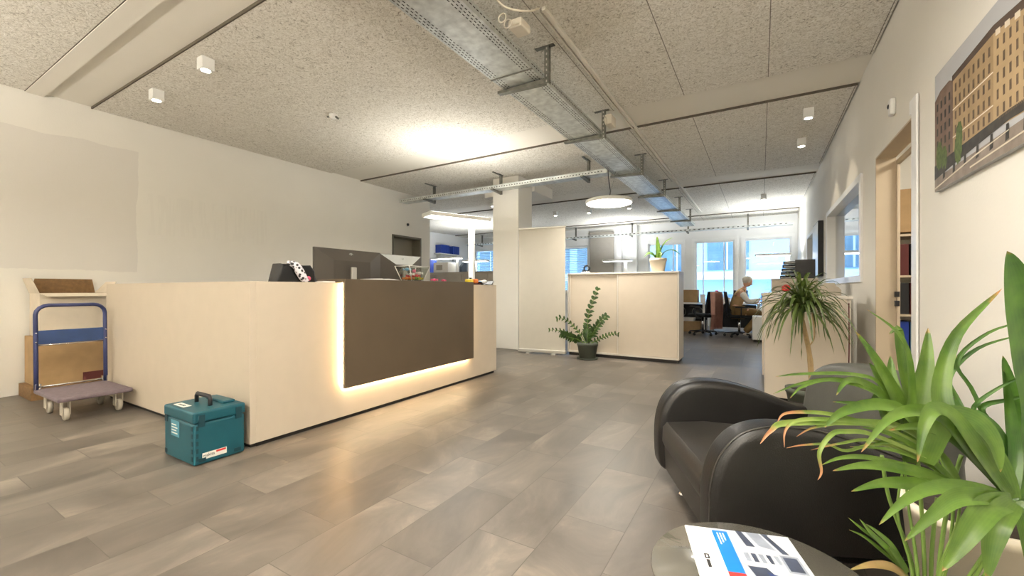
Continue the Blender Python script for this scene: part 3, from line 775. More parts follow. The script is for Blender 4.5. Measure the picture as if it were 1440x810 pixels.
def blade(bm, pts, w, nrm=(0, 0, 1), fold=.18, prof='lance', k=4, uvl=None, tw=0):
    """one leaf blade along a path, folded along its rib; nrm ~ direction its upper face looks"""
    P = smooth_path(pts, k); N = len(P); nrm = Vector(nrm).normalized(); rows = []
    L = uvl
    for i, p in enumerate(P):
        t = i / (N - 1); d = (P[min(i + 1, N - 1)] - P[max(i - 1, 0)]).normalized()
        s = d.cross(nrm)
        if s.length < .05: s = d.orthogonal()
        s.normalize(); n = s.cross(d).normalized()
        if tw: s = (Matrix.Rotation(tw * t, 3, d) @ s); n = (Matrix.Rotation(tw * t, 3, d) @ n)
        if prof == 'lance': q = math.sin(PI * min(1, .12 + .88 * t) ** .8) ** .8 if t < 1 else 0
        elif prof == 'strap': q = min(1, .45 + t * 2.5) * (1 - max(0, t - .55) / .45) ** .7 if t < 1 else 0
        else: q = math.sin(PI * (.04 + .96 * t)) ** .7
        hw = max(.0004, w / 2 * q)
        if i == N - 1: hw = .0003
        rows.append([bm.verts.new(p - s * hw + n * hw * fold * 2), bm.verts.new(p - s * hw * .5 + n * hw * fold * .8), bm.verts.new(p), bm.verts.new(p + s * hw * .5 + n * hw * fold * .8), bm.verts.new(p + s * hw + n * hw * fold * 2)])
        for j, v in enumerate(rows[-1]): v[L] = Vector((t, j / 4 + .0, 0))
    for a, b in zip(rows, rows[1:]):
        for j in range(4):
            f = bm.faces.new((a[j], a[j + 1], b[j + 1], b[j])); f.smooth = True
def LB():
    bm = bmesh.new(); l = bm.verts.layers.float_vector.new('leaf'); return bm, l
def leafobj(name, bm, m, parent):
    me = bpy.data.meshes.new(name); bm.to_mesh(me); bm.free()
    for x in (m if isinstance(m, list) else [m]): me.materials.append(x)
    o = bpy.data.objects.new(name, me); COL.objects.link(o); o.parent = parent; return o

# ------------------------------------------------------------------ zamioculcas in front of the cabinet
ZX, ZY = -2.30, 6.16
t = thing('potted_plant', 'glossy dark green plant with arching stems in a grey pot before the cabinet', 'potted plant', (ZX, ZY, 0))
bm = B(); lathe(bm, [(0, 0), (.15, 0), (.165, .02), (.16, .022), (.145, .008), (0, .008)], n=28); obj('saucer', bm, M['pot_g'], t)
bm = B(); pot(bm, .12, .155, .25, c=(0, 0, .009), rim=.05); obj('pot', bm, M['pot_g'], t)
bm = B(); soil(bm, .145, .235); obj('soil', bm, M['soil'], t)
def zz(pts, n, ls, lw):
    bm, L = LB(); P = smooth_path(pts, 6)
    nP = len(P); cum = [0]
    for a, b in zip(P, P[1:]): cum.append(cum[-1] + (b - a).length)
    tube(bm, P, [.008 * (1 - .75 * i / nP) for i in range(nP)], 6)
    for f in bm.faces: f.material_index = 1
    tot = cum[-1]
    for k in range(n):
        d = tot * (.22 + .78 * k / (n - 1)); i = max(j for j in range(nP) if cum[j] <= d + 1e-9); i = min(i, nP - 2)
        p = P[i].lerp(P[i + 1], (d - cum[i]) / max(1e-6, cum[i + 1] - cum[i])); tg = (P[i + 1] - P[i]).normalized()
        sd = tg.cross(Vector((.3, 1, .2))).normalized()
        for s in (-1, 1):
            o = (sd * s * 1.0 + tg * .55 + Vector((random.uniform(-.2, .2), random.uniform(-.35, .35), random.uniform(-.1, .2)))).normalized()
            l = ls * (1 - .35 * k / n) * random.uniform(.85, 1.1)
            blade(bm, [p, p + o * l * .5 + Vector((0, 0, .01)), p + o * l], lw, (0, -1, .5), .12, 'lance', 3, L)
    leafobj('leafy_stem', bm, [M['zz'], M['stem']], t)
zz([(0, 0, .23), (.01, -.02, .45), (.03, -.03, .70), (.13, -.04, .96), (.17, -.04, 1.06)], 10, .10, .05)
zz([(-.02, .0, .23), (-.13, -.02, .40), (-.28, -.05, .56), (-.42, -.06, .62), (-.48, -.06, .60)], 9, .08, .03)
zz([(-.03, -.02, .23), (-.15, -.05, .31), (-.32, -.09, .40), (-.5, -.12, .43), (-.58, -.13, .42)], 9, .06, .024)
zz([(-.02, -.04, .23), (-.13, -.08, .30), (-.25, -.12, .33), (-.36, -.14, .37)], 9, .11, .05)
zz([(.03, -.01, .23), (.15, -.03, .29), (.30, -.05, .37), (.44, -.07, .42), (.50, -.08, .41)], 9, .06, .026)
zz([(.02, .02, .23), (.08, .0, .38), (.20, -.02, .56), (.30, -.03, .66)], 9, .11, .045)
zz([(.0, .0, .23), (.03, -.08, .34), (.06, -.12, .42)], 7, .11, .05)
zz([(-.03, .04, .23), (-.04, .06, .34), (-.02, .02, .50)], 7, .10, .04)

# peace lily in cream pot on the cabinet
t = thing('potted_plant', 'small plant with long drooping leaves in a cream pot on the cabinet', 'potted plant', (-1.33, 6.55, hh + .001))
bm = B(); pot(bm, .09, .118, .20, rim=.045); obj('pot', bm, M['pot_c'], t)
bm = B(); soil(bm, .105, .18); obj('soil', bm, M['soil'], t)
bm, L = LB()
for pts, w_, nn in (([(0, 0, .18), (.01, -.01, .30), (.0, -.01, .42), (-.01, -.02, .53)], .075, (-.3, -1, .1)), ([(.02, 0, .18), (.05, 0, .34), (.12, .0, .45), (.21, .0, .50)], .05, (-.6, -.6, .7)),
                  ([(.02, 0, .18), (.10, 0, .29), (.22, -.02, .31), (.32, -.04, .24)], .05, (0, -.4, 1)), ([(-.02, 0, .18), (-.07, -.02, .25), (-.14, -.03, .27), (-.2, -.05, .22)], .05, (0, -.5, 1)),
                  ([(-.01, -.02, .18), (-.05, -.06, .25), (-.10, -.08, .29), (-.17, -.1, .27)], .045, (0, -.5, 1)), ([(.02, -.02, .18), (.04, -.05, .25), (.05, -.08, .27), (.06, -.11, .22)], .06, (0, -1, .5)), ([(-.02, .02, .18), (-.05, .05, .25), (-.1, .1, .25)], .05, (0, -.5, 1))):
    blade(bm, pts, w_, nn, .15, 'strap', 5, L)
leafobj('leaves', bm, M['lily'], t)
# small round ornament on the cabinet
t = thing('desk_ornament', 'small round black and white ornament on the cabinet next to the banner', 'ornament', (-2.44, 6.50, hh + .001))
bm = B(); lathe(bm, [(.018, 0), (.022, .004), (.03, .012), (.01, .03), (.0, .03)], n=16); box(bm, -.09, .05, -.02, .02, 0, .02, .006); obj('base', bm, M['white'], t)
bm = B(); tube(bm, [(.045 * math.cos(a * PI / 8), 0, .075 + .045 * math.sin(a * PI / 8)) for a in range(16)], .014, 8, closed=True); obj('ring', bm, M['black_pl'], t)
bm = B(); ball(bm, (-.06, 0, .035), .02, n=8); obj('knob', bm, M['black_pl'], t)

# ------------------------------------------------------------------ ceiling fixtures
spots = [(-4.20, 1.80, 'cube spotlight on the ceiling, the one further from the patched wall'), (-5.30, 1.83, 'cube spotlight on the ceiling closest to the patched wall'),
         (.46, 5.76, 'cube spotlight high above the doorway side wall, the nearer of two'), (.47, 6.85, 'cube spotlight by the glazed interior window, the further of two'),
         (.05, 10.5, 'small cube spotlight over the far aisle by the back windows'), (-2.69, 10.0, 'cube spotlight behind the round pendant, towards the cable tray'),
         (-3.73, 10.1, 'cube spotlight behind the round pendant, towards the banner'), (-5.35, 8.15, 'cube spotlight behind the pillar near the floor lamp head'),
         (-4.61, 10.0, 'cube spotlight just beyond the pillar capital above the banner'), (-2.6, -1.2, None), (-5.3, -.6, None)]
proto = None
for x, y, lb in spots:
    if lb is None: continue
    if proto is None:
        proto = thing('ceiling_spotlight', 'white ' + lb, 'spotlight', (x, y, ZC), 0, 'cube ceiling spotlights')
        bm = B(); box(bm, -.05, .05, -.05, .05, -.105, 0, .004); obj('housing', bm, M['lamp_w'], proto)
        bm = B(); lathe(bm, [(0, -.1065), (.036, -.1065), (.036, -.105), (0, -.105)], n=20); obj('lens', bm, emis('spot_lens', 'FFF4E2', 30), proto)
    else: dup(proto, (x, y, ZC), 0, 'white ' + lb)
    light('spot_beam', 'SPOT', (x, y, ZC - .112), (22 if x > 0 else 32) if y < 9 else 18, (1, .86, .66), spot_size=rad(78), spot_blend=.5, shadow_soft_size=.03)
# smoke detector
t = thing('smoke_detector', 'small round detector with a bracket on the ceiling above the counter', 'smoke detector', (-4.27, 3.13, ZC))
bm = B(); lathe(bm, [(0, -.045), (.03, -.045), (.048, -.025), (.05, 0), (0, 0)], n=20); obj('housing', bm, M['lamp_w'], t)
bm = B(); tube(bm, [(-.1, 0, -.006), (.0, 0, -.012)], .012, 6); tube(bm, [(.04, 0, -.03), (.06, 0.03, -.055)], .012, 6); obj('bracket', bm, M['galv_d'], t)
# round pendant
def pendant(x, y, z, label, r=.34, pw=30, zt=2.84):
    t = thing('pendant_lamp', label, 'pendant lamp', (x, y, z))
    bm = B(); lathe(bm, [(0, 0), (r - .012, 0), (r, .006), (r, .045), (r - .02, .052), (0, .052)], n=48); obj('lamp_housing', bm, M['lamp_w'], t)
    bm = B(); lathe(bm, [(0, -.004), (r - .015, -.004), (r - .015, 0), (0, 0)], n=48); obj('diffuser', bm, M['pend'], t)
    bm = B(); tube(bm, smooth_path([(0, 0, .05), (.02, 0, .18), (.0, 0, .32), (-.015, 0, zt - z)]), .006, 6); obj('cord', bm, M['ink'], t)
    bm = B(); tube(bm, [(.0, 0, .05), (.10, 0.02, zt - .02 - z)], .0015, 5); obj('suspension_wire', bm, M['galv_d'], t)
    light('pendant_light', 'AREA', (x, y, z - .012), pw, (1, .955, .89), shape='DISK', size=r * 1.9)
pendant(-1.93, 6.06, 2.34, 'glowing round white pendant lamp hanging below the cable tray')

# ------------------------------------------------------------------ cable trays
def tray_mesh(length, w, h, slots=True):
    """tray along +y, width along x centred, underside at z=0"""
    bm = B(); n = int(length / .6)
    box(bm, -w / 2, w / 2, 0, length, 0, .003); box(bm, -w / 2, -w / 2 + .003, 0, length, .003, h); box(bm, w / 2 - .003, w / 2, 0, length, .003, h)
    box(bm, -w / 2, -w / 2 + .018, 0, length, h, h + .003); box(bm, w / 2 - .018, w / 2, 0, length, h, h + .003)
    return bm
def slots(length, w, h, pitch=.038):
    bm = B(); k = .01
    cols = [-w / 2 + .022, -w / 2 + .046, -w / 2 + .070, w / 2 - .070, w / 2 - .046, w / 2 - .022]
    rows = int(length / pitch)
    for r in range(rows):
        for j, c in enumerate(cols):
            y = r * pitch + (pitch / 2 if j % 2 else 0)
            if y + .024 > length: continue
            v = [bm.verts.new(q) for q in ((c - .0035, y, -.0006), (c + .0035, y, -.0006), (c + .0035, y + .022, -.0006), (c - .0035, y + .022, -.0006))]
            bm.faces.new(v[::-1])
        for s in (-1, 1):
            y = r * pitch
            x = s * (w / 2 + .0006)
            v = [bm.verts.new(q) for q in ((x, y, h * .55), (x, y + .022, h * .55), (x, y + .022, h * .55 + .008), (x, y, h * .55 + .008))]
            bm.faces.new(v if s > 0 else v[::-1])
    return bm
TZ = 2.83
t = thing('cable_tray', 'long perforated steel cable tray hanging from the ceiling along the aisle', 'cable tray', (-1.76, 0, TZ))
for i, (a, b) in enumerate([(.3, 2.95), (2.95, 6.3), (6.3, 9.6), (9.6, 12.6)]):
    bm = tray_mesh(b - a - .004, .38, .06); bmesh.ops.translate(bm, vec=(0, a, 0), verts=bm.verts[:]); s_ = obj('tray_section', bm, M['galv'], t)
    bm = slots(b - a - .01, .38, .06); bmesh.ops.translate(bm, vec=(0, a, 0), verts=bm.verts[:]); obj('slot_pattern', bm, M['hole'], s_)
bm = B(); box(bm, -.195, .195, 2.945, 2.957, -.006, .0); obj('joint_strip', bm, M['galv_d'], t)
def bracket(t, y, x=.23, arm=.46, drop=ZC - TZ, flip=1, ax='y'):
    drop -= .002
    bm = B()
    def bx(x0, x1, y0, y1, z0, z1):
        if ax == 'y': box(bm, min(x0, x1), max(x0, x1), y0, y1, z0, z1)
        else: box(bm, y0, y1, min(x0, x1), max(x0, x1), z0, z1)
    bx(x - .11 * flip, x + .06 * flip, y - .02, y + .02, drop - .006, drop)          # ceiling foot
    bx(x - .02, x + .02, y - .02, y - .017, -.05, drop - .006); bx(x - .02, x - .017, y - .017, y + .02, -.05, drop - .006); bx(x + .017, x + .02, y - .017, y + .02, -.05, drop - .006)
    o = obj('bracket_post', bm, M['galv_d'], t)
    bm = B()
    z = -.05
    while z < drop - .03:
        bx(x - .005, x + .005, y - .0212, y - .0201, z + .012, z + .030); z += .045
    obj('slot_pattern', bm, M['alu'], o)
    bm = B(); xa = x - flip * .02
    if ax == 'y': prism(bm, [(xa, -.045), (xa, -.004), (xa - flip * arm, -.004), (xa - flip * arm, -.026)], 'y', y - .025, y + .025)
    else: prism(bm, [(xa, -.045), (xa, -.004), (xa - flip * arm, -.004), (xa - flip * arm, -.026)], 'x', y - .025, y + .025)
    obj('bracket_arm', bm, M['galv_d'], t)
for y in (1.6, 3.16, 4.62, 6.4, 8.1, 9.78, 11.4): bracket(t, y)
bm = B(); tube(bm, smooth_path([(.16, .3, .05), (.15, 1.5, .035), (.10, 2.6, .03), (.15, 4.2, .035), (.1, 6.2, .03), (.12, 9, .03), (.1, 12.4, .03)], 6), .012, 6)
tube(bm, smooth_path([(.02, .3, .02), (.03, 3, .02), (-.02, 6, .02), (.03, 12.4, .02)], 6), .011, 6)
tag(obj('cable', bm, M['cable'], None, loc=(-1.76, 0, TZ)), 'beige cables lying inside the long cable tray', 'cable')
# loose white cable loop and the conduit beside the tray
bm = B(); tube(bm, smooth_path([(-1.62, 1.95, 3.06), (-1.45, 2.1, 2.93), (-1.40, 2.25, 2.86), (-1.33, 2.42, 2.90), (-1.30, 2.55, 2.98)], 8), .007, 6)
tube(bm, smooth_path([(-1.33, 1.8, 3.07), (-1.36, 2.0, 3.02), (-1.42, 2.06, 2.94)], 6), .005, 6)
for k in range(2): tube(bm, [(-1.50 + .03 * math.cos(a * PI / 5), 2.40 + k * .07, 2.90 + .03 * math.sin(a * PI / 5)) for a in range(10)], .005, 6, closed=True)
tag(obj('loose_cable', bm, M['cable']), 'white cable looping down beside the tray near the junction box', 'cable')
bm = B(); box(bm, -1.53, -1.42, 2.52, 2.66, 2.90, 2.96, .012); o_ = tag(obj('junction_box', bm, M['cable']), 'pale junction box clipped to the cable tray edge', 'junction box')
bm = B(); box(bm, -1.355, -1.325, 2.7, 12.0, 3.07, 3.099, .003); box(bm, -1.395, -1.38, 2.7, 12.0, 3.082, 3.099, .003); tag(obj('cable_conduit', bm, M['beam']), 'beige cable duct running along the ceiling beside the steel tray', 'conduit')
bm = B(); box(bm, -1.50, -1.42, 4.55, 4.72, 2.91, 3.02, .01)
tube(bm, [(-1.47 + .0 * a, 4.50 + .04 * math.cos(a * PI / 6), 2.93 + .04 * math.sin(a * PI / 6)) for a in range(12)], .006, 6, closed=True)
tag(obj('junction_box', bm, M['cable']), 'pale junction box with cable loop where the tray meets the second beam', 'junction box')
# cross tray
t = thing('cable_tray', 'narrow steel cable tray crossing the ceiling towards the pillar', 'cable tray', (-6.2, 6.15, 2.80))
Lx = 4.24
bm = B(); box(bm, 0, Lx, -.10, .10, 0, .003); box(bm, 0, Lx, -.10, -.097, .003, .06); box(bm, 0, Lx, .097, .10, .003, .06); box(bm, 0, Lx, -.115, -.1, .057, .060); box(bm, 0, Lx, .1, .115, .057, .06); s_ = obj('tray_section', bm, M['galv'], t)
bm = B(); k = .05
while k < Lx - .05:
    for (y, z0, z1) in ((-.1006, .022, .036), (.1006, .022, .036)):
        v = [bm.verts.new(q) for q in ((k, y, z0), (k + .02, y, z0), (k + .02, y, z1), (k, y, z1))]; bm.faces.new(v)
    k += .05
obj('slot_pattern', bm, M['hole'], s_)
for x in (.70, 2.24, 3.87): bracket(t, x, .14, .28, ZC - 2.80, 1, 'x')
for x in (.70, 2.24, 3.87):
    bm = B(); box(bm, x - .015, x + .015, -.12, .12, ZC - 2.80 - .02, ZC - 2.80 - .007); obj('ceiling_rail', bm, M['galv_d'], t)
# far tray along the window wall
t = thing('cable_tray', 'thin cable tray running along the ceiling in front of the back windows', 'cable tray', (-9.6, 12.85, 2.72))
bm = B(); box(bm, 0, 10.3, -.1, .1, 0, .003); box(bm, 0, 10.3, -.1, -.097, .003, .06); box(bm, 0, 10.3, .097, .1, .003, .06); s_ = obj('tray_section', bm, M['galv'], t)
bm = B(); k = .05
while k < 10.2:
    v = [bm.verts.new(q) for q in ((k, -.1006, .02), (k + .05, -.1006, .02), (k + .05, -.1006, .04), (k, -.1006, .04))]; bm.faces.new(v); k += .12
obj('slot_pattern', bm, M['hole'], s_)
for x in (.6, 3.0, 4.35, 6.2, 7.8, 9.3): bracket(t, x, .13, .26, ZC - 2.72, 1, 'x')

# ------------------------------------------------------------------ right wall: picture, sensor
t = thing('wall_picture', 'unframed city street photograph with a tan corner building on the right wall', 'picture', (XR, 2.45, 1.60))
PW, PH = 1.40, .63           # s runs from far edge (world +y) towards the camera
bm = B(); box(bm, -.022, -.0015, -PW / 2, PW / 2, 0, PH); obj('canvas', bm, mat('canvas_sky', 'B9BABC', .6, var=.05, scale=2), t)
bm = B()
def quad(pts, mi, d):
    v = [bm.verts.new((-.0222 - d * .0002, PW / 2 - s, z)) for s, z in pts]; f = bm.faces.new(v); f.material_index = mi
PM = [mat('print_tan', 'A38A66', .6, var=.08, scale=10), mat('print_window', '6A5846', .6, var=.2, scale=30), mat('print_brown', '7A6455', .6, var=.2, scale=16), mat('print_cornice', '57473C', .6), mat('print_street', '8F8276', .6, var=.2, scale=14),
      mat('print_dark', '3E3A34', .6, var=.3, scale=30), mat('print_tree', '5C6B3E', .7, var=.3, scale=40), mat('print_light', 'D8CDB8', .6), mat('print_tan_light', 'B39A74', .6, var=.06)]
quad([(.0, .10), (.26, .10), (.26, .50), (.2, .525), (.08, .52), (0, .49)], 2, 1)
quad([(.25, .1), (.67, .12), (.67, .53), (.25, .52)], 0, 2)
quad([(.67, .12), (1.25, .1), (1.25, .46), (.67, .53)], 8, 2)
quad([(.24, .50), (.67, .515), (.67, .55), (.24, .53)], 3, 3); quad([(.67, .515), (1.26, .44), (1.26, .48), (.67, .55)], 3, 3)
for r in range(5):
    for c in range(8):
        s = .275 + c * .05; z = .165 + r * .068
        quad([(s, z), (s + .020, z), (s + .020, z + .040), (s, z + .040)], 1, 4)
    for c in range(10):
        s = .70 + c * .05; z = .165 + r * .068 - c * .004 * (r / 4)
        quad([(s, z), (s + .017, z), (s + .017, z + .040), (s, z + .040)], 1, 4)
    for c in range(4):
        s = .03 + c * .055; z = .16 + r * .066
        quad([(s, z), (s + .022, z), (s + .022, z + .04), (s, z + .04)], 5, 4)
for r in (1, 3): quad([(.25, .150 + r * .068), (.67, .152 + r * .068), (.67, .158 + r * .068), (.25, .156 + r * .068)], 7, 5)
for c in range(7):
    s = .69 + c * .075; quad([(s, .495 - c * .009), (s + .04, .49 - c * .009), (s + .04, .515 - c * .009), (s, .52 - c * .009)], 7, 5)
quad([(0, .0), (PW, .0), (PW, .10), (0, .07)], 4, 3); quad([(0, .065), (.3, .09), (.8, .12), (1.3, .10), (1.3, .14), (.8, .16), (.3, .15), (0, .14)], 5, 6)
for ti_, (cx_, cz_, r_) in enumerate(((.07, .18, .07), (.14, .15, .06), (.33, .21, .06), (.32, .15, .07), (.95, .15, .05))):
    quad([(cx_ + .6 * r_ * (1 + .14 * (a % 2)) * math.cos(a * PI / 9), cz_ + r_ * (1 + .14 * (a % 2)) * math.sin(a * PI / 9)) for a in range(18)], 6, 7 + ti_ * .7)
for k in range(9): s = .12 + k * .13; quad([(s, .045), (s + .03, .05), (s + .028, .11), (s + .008, .11)], 5, 8)
quad([(.0, .012), (.5, .06), (.8, .08), (.8, .084), (.5, .068), (.0, .02)], 7, 9); quad([(.45, .02), (1.2, .05), (1.2, .056), (.45, .028)], 7, 9)
for k in range(16): s = .72 + k * .012; quad([(s, .148), (s + .006, .148), (s + .006, .16), (s, .16)], 1, 9)
obj('print', bm, PM, t)
t = thing('motion_sensor', 'small white sensor with a black lens on the wall beside the doorway', 'sensor', (XR, 4.05, 2.40))
bm = B(); box(bm, -.035, -.0005, -.035, .035, -.06, .06, .012, 3); obj('housing', bm, M['lamp_w'], t)
bm = B(); ball(bm, (-.034, .01, .01), .018, .5, 1, 1, 10); obj('lens', bm, M['ink'], t)
t = thing('door_button', 'small black button on the wall above the grey doorway', 'button', (XL, 6.55, 2.45))
bm = B(); lathe(bm, [(0, 0), (.03, 0), (.028, .02), (0, .022)], (0, 0, 0), 14, axis='x'); obj('cap', bm, M['ink'], t)
# dark framed panel on the wall beyond the glazing
t = thing('wall_display', 'narrow dark flat display projecting from the wall past the glazed window', 'display', (XR, 8.48, 1.28))
bm = B(); box(bm, -.07, -.001, -.38, .38, 0, .87, .004); obj('frame', bm, M['ink'], t)
bm = B(); box(bm, -.073, -.0701, -.365, .365, .015, .855); obj('panel', bm, M['alu'], t)

# shelf seen through the doorway
t = thing('shelving_unit', 'shelves with dark and blue files seen through the open doorway', 'shelf', (1.65, 5.36, 0))
bm = B(); box(bm, -.6, -.58, -.2, .2, 0, 1.6)
box(bm, .58, .6, -.2, .2, 0, 1.6)
for z in (.1, .46, .82, 1.18, 1.56): box(bm, -.58, .58, -.2, .2, z, z + .02)
obj('shelf_frame', bm, M['reveal'], t)
for row, (z, ms) in enumerate([(.121, ['yellow', 'blue_b', 'blue_b']), (.481, ['blue_b', 'facade_w', 'blue_b']), (.841, ['ink', 'maroon', 'ink']), (1.201, ['maroon', 'ink', 'blue_b'])]):
    for k in range(3):
        bm = B(); box(bm, 0, .075, -.14, .14, 0, .29, .003); o = obj('file_binder', bm, M[ms[k]]); o.location = (1.10 + k * .085, 5.34, z)
        cn = {'yellow': 'yellow', 'blue_b': 'blue', 'ink': 'black', 'maroon': 'dark red', 'facade_w': 'grey-blue'}[ms[k]]
        tag(o, '%s file on the %s doorway shelf, %s' % (cn, ['bottom', 'second', 'third', 'top'][row], ['first by the jamb', 'middle', 'last'][k]), 'binder', 'files on the shelves through the doorway')
carton('storage_box', 'brown storage box on top of the shelves through the doorway', 1.10, 1.5, 5.2, 5.5, 1.601, 2.0, M['card'])

# ------------------------------------------------------------------ right cabinet with its things
t = thing('side_cabinet', 'cream office cabinet against the right wall behind the dark armchair', 'cabinet', (.36, 4.66, 0))
bm = B(); box(bm, -.33, .32, .02, .84, .05, .985); obj('body', bm, M['cab_w'], t)
bm = B(); box(bm, -.335, .33, -.002, .85, .985, 1.01, .002); obj('top', bm, M['cab_w'], t)
bm = B(); box(bm, -.33, .29, .0, .019, .055, .98, .002); obj('door', bm, M['cab'], t)
bm = B(); box(bm, -.31, .31, .04, .82, 0, .05); obj('plinth', bm, M['dark_edge'], t)
bm = B(); tube(bm, [(.30, -.012, .95), (.302, -.014, .6), (.298, -.014, .3), (.295, -.014, .06)], .005, 6); tag(obj('cord', bm, M['maroon'], None, loc=(.36, 4.66, 0)), 'thin reddish line down the door gap on the side cabinet front', 'cord')  # thin tube drawn for the line at the door gap
# things on it
t = thing('desk_organiser', 'grey rounded desk organiser on the side cabinet by the wall', 'organiser', (.43, 5.02, 1.011))
bm = B(); prism(bm, [(-.20, 0), (.22, 0), (.22, .05), (.20, .08), (.18, .09), (.17, .12), (.10, .12), (.07, .09), (-.14, .085), (-.14, .06), (.03, .058), (.03, .045), (-.2, .042)], 'y', -.05, .05); obj('body', bm, M['beige_b'], t)
t = thing('tape_dispenser', 'red tape dispenser on the side cabinet behind the spiky plant', 'tape dispenser', (.22, 5.12, 1.011))
bm = B(); box(bm, -.07, .07, -.03, .03, 0, .035, .008); obj('base', bm, M['white'], t)
bm = B(); lathe(bm, [(.018, -.014), (.038, -.014), (.038, .014), (.018, .014)], (0, 0, .07), 20, axis='y'); obj('roll', bm, M['red'], t)
bm = B(); box(bm, .05, .09, -.012, .012, .035, .05, .003); obj('cutter', bm, M['ink'], t)
t = thing('paper_stack', 'flat stack of beige papers on the side cabinet front corner', 'paper', (.17, 4.88, 1.011))
bm = B(); box(bm, -.17, .05, -.12, .12, 0, .022, .002); obj('sheets', bm, M['beige_b'], t)
# second cabinet behind with the box and letter trays
t = thing('side_cabinet', 'second cream cabinet standing behind the first along the right wall', 'cabinet', (.36, 6.2, 0))
bm = B(); box(bm, -.33, .33, -.5, .5, .05, 1.03, .002); obj('body', bm, M['cab_w'], t)
bm = B(); box(bm, -.31, .31, -.48, .48, 0, .05); obj('plinth', bm, M['dark_edge'], t)
bm = B(); box(bm, -.347, -.331, -.48, -.01, .07, 1.0, .002); obj('door', bm, M['cab'], t)
bm = B(); box(bm, -.347, -.331, .01, .48, .07, 1.0, .002); obj('door', bm, M['cab'], t)
t = thing('archive_box', 'greige archive box on the second side cabinet under the letter trays', 'box', (.31, 5.95, 1.031))
bm = B(); box(bm, -.20, .24, -.15, .15, 0, .15, .004); obj('box_body', bm, M['beige_b'], t)
bm = B(); box(bm, -.205, .245, -.155, .155, .15, .165, .003); obj('lid', bm, M['beige_b'], t)
t = thing('letter_tray_stack', 'stack of black letter trays on top of the greige archive box', 'letter trays', (.36, 5.95, 1.197))
for k in range(5):
    bm = B(); z = k * .043; sh = -.012 * k if False else .008 * k
    box(bm, -.16 + sh, .17, -.12, .12, z, z + .006); box(bm, .164, .17, -.12, .12, z, z + .04); box(bm, -.16 + sh, .17, .114, .12, z, z + .04); box(bm, -.02, .17, -.12, -.114, z, z + .043)
    tr = obj('tray', bm, M['black_pl'], t)
    bm = B(); box(bm, -.15 + sh, .15, -.11, .11, z + .0065, z + .012); obj('sheets', bm, M['paper'], tr)

# ------------------------------------------------------------------ spiky plant with a thin trunk
t = thing('potted_plant', 'spiky plant with a thin bare trunk standing between the armchair and the side cabinet', 'potted plant', (.34, 4.20, 0))
bm = B(); pot(bm, .12, .16, .26, rim=.04); obj('pot', bm, M['pot_g'], t)
bm = B(); soil(bm, .145, .235); obj('soil', bm, M['soil'], t)
bm = B(); tube(bm, smooth_path([(.02, 0, .2), (.01, 0, .45), (-.01, .0, .62), (-.05, 0, .84), (-.05, 0, .92)]), [.02] * 6 + [.017] * 6 + [.015] * 5, 8)
tube(bm, smooth_path([(-.005, 0, .60), (.03, .0, .66), (.035, 0, .74), (.02, 0, .88)]), .006, 6); obj('trunk', bm, M['trunk'], t)
bm, L = LB(); rnd = random.Random(3)
for k in range(190):
    a = rnd.uniform(0, 2 * PI); el = rnd.uniform(-.25, 1.45); ln = rnd.uniform(.26, .44)
    c0 = Vector((-.05, 0, .86 + .12 * rnd.random())); d = Vector((math.cos(a) * math.cos(el), math.sin(a) * math.cos(el), math.sin(el)))
    dr = .30 * (1 - .45 * max(0, math.sin(el))) * rnd.uniform(.5, 1.25)
    p1 = c0 + d * ln * .4 + Vector((0, 0, .01)); p2 = c0 + d * ln * .75 - Vector((0, 0, dr * .4)); p3 = c0 + d * ln * .95 - Vector((0, 0, dr))
    if p3.y + 4.20 > 4.60: continue
    blade(bm, [c0, p1, p2, p3], .021, (d.x * -.3, d.y * -.3, 1), .2, 'strap', 3, L)
leafobj('leaves', bm, M['drac'], t)

# ------------------------------------------------------------------ armchair
ac = W(1.18, 1.90)
t = thing('armchair', 'dark leather club armchair with rounded arms beside the palm', 'armchair', ac, YAW + PI - rad(5.8))
prof = [(.39, .10), (.42, .14), (.425, .30), (.412, .40), (.38, .48), (.32, .545), (.24, .575), (.15, .58), (.03, .565), (-.12, .52), (-.28, .46), (-.39, .42), (-.40, .12), (-.38, .10)]
def dense(p, k=3):
    n = len(p); out = []
    for i in range(n):
        a, b = p[i], p[(i + 1) % n]
        out.append(a)
    return out
pf = smooth_path([Vector((x, 0, z)) for x, z in prof], 3); pf = [(v.x, v.z) for v in pf]
for s in (-1, 1):
    bm = B(); y0, y1 = (.30, .44) if s > 0 else (-.44, -.30)
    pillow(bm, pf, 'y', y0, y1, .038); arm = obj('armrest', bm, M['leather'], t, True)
    bm = B()
    tube(bm, [(x * .992, y0 + .022 if s < 0 else y1 - .022, .3 + (z - .3) * .992) for x, z in pf[:-3]], .004, 6)
    obj('piping', bm, M['leather_t'], arm)
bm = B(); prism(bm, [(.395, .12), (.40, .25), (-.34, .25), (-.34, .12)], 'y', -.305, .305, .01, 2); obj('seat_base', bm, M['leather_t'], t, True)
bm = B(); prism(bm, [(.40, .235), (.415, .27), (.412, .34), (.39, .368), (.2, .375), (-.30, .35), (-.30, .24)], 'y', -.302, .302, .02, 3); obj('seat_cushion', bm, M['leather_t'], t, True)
bm = B(); poly = [(-.36, .24), (.36, .24), (.385, .45), (.38, .58), (.33, .66), (.20, .71), (0, .725), (-.20, .71), (-.33, .66), (-.38, .58), (-.385, .45)]
pp = [(v.x, v.z) for v in smooth_path([Vector((a, 0, b)) for a, b in poly], 3)]
pillow(bm, pp, 'x', -.45, -.30, .045)
for v in bm.verts: v.co.x -= (v.co.z - .3) * .16; v.co.z = v.co.z if True else 0
obj('backrest', bm, M['leather_g'], t, True)
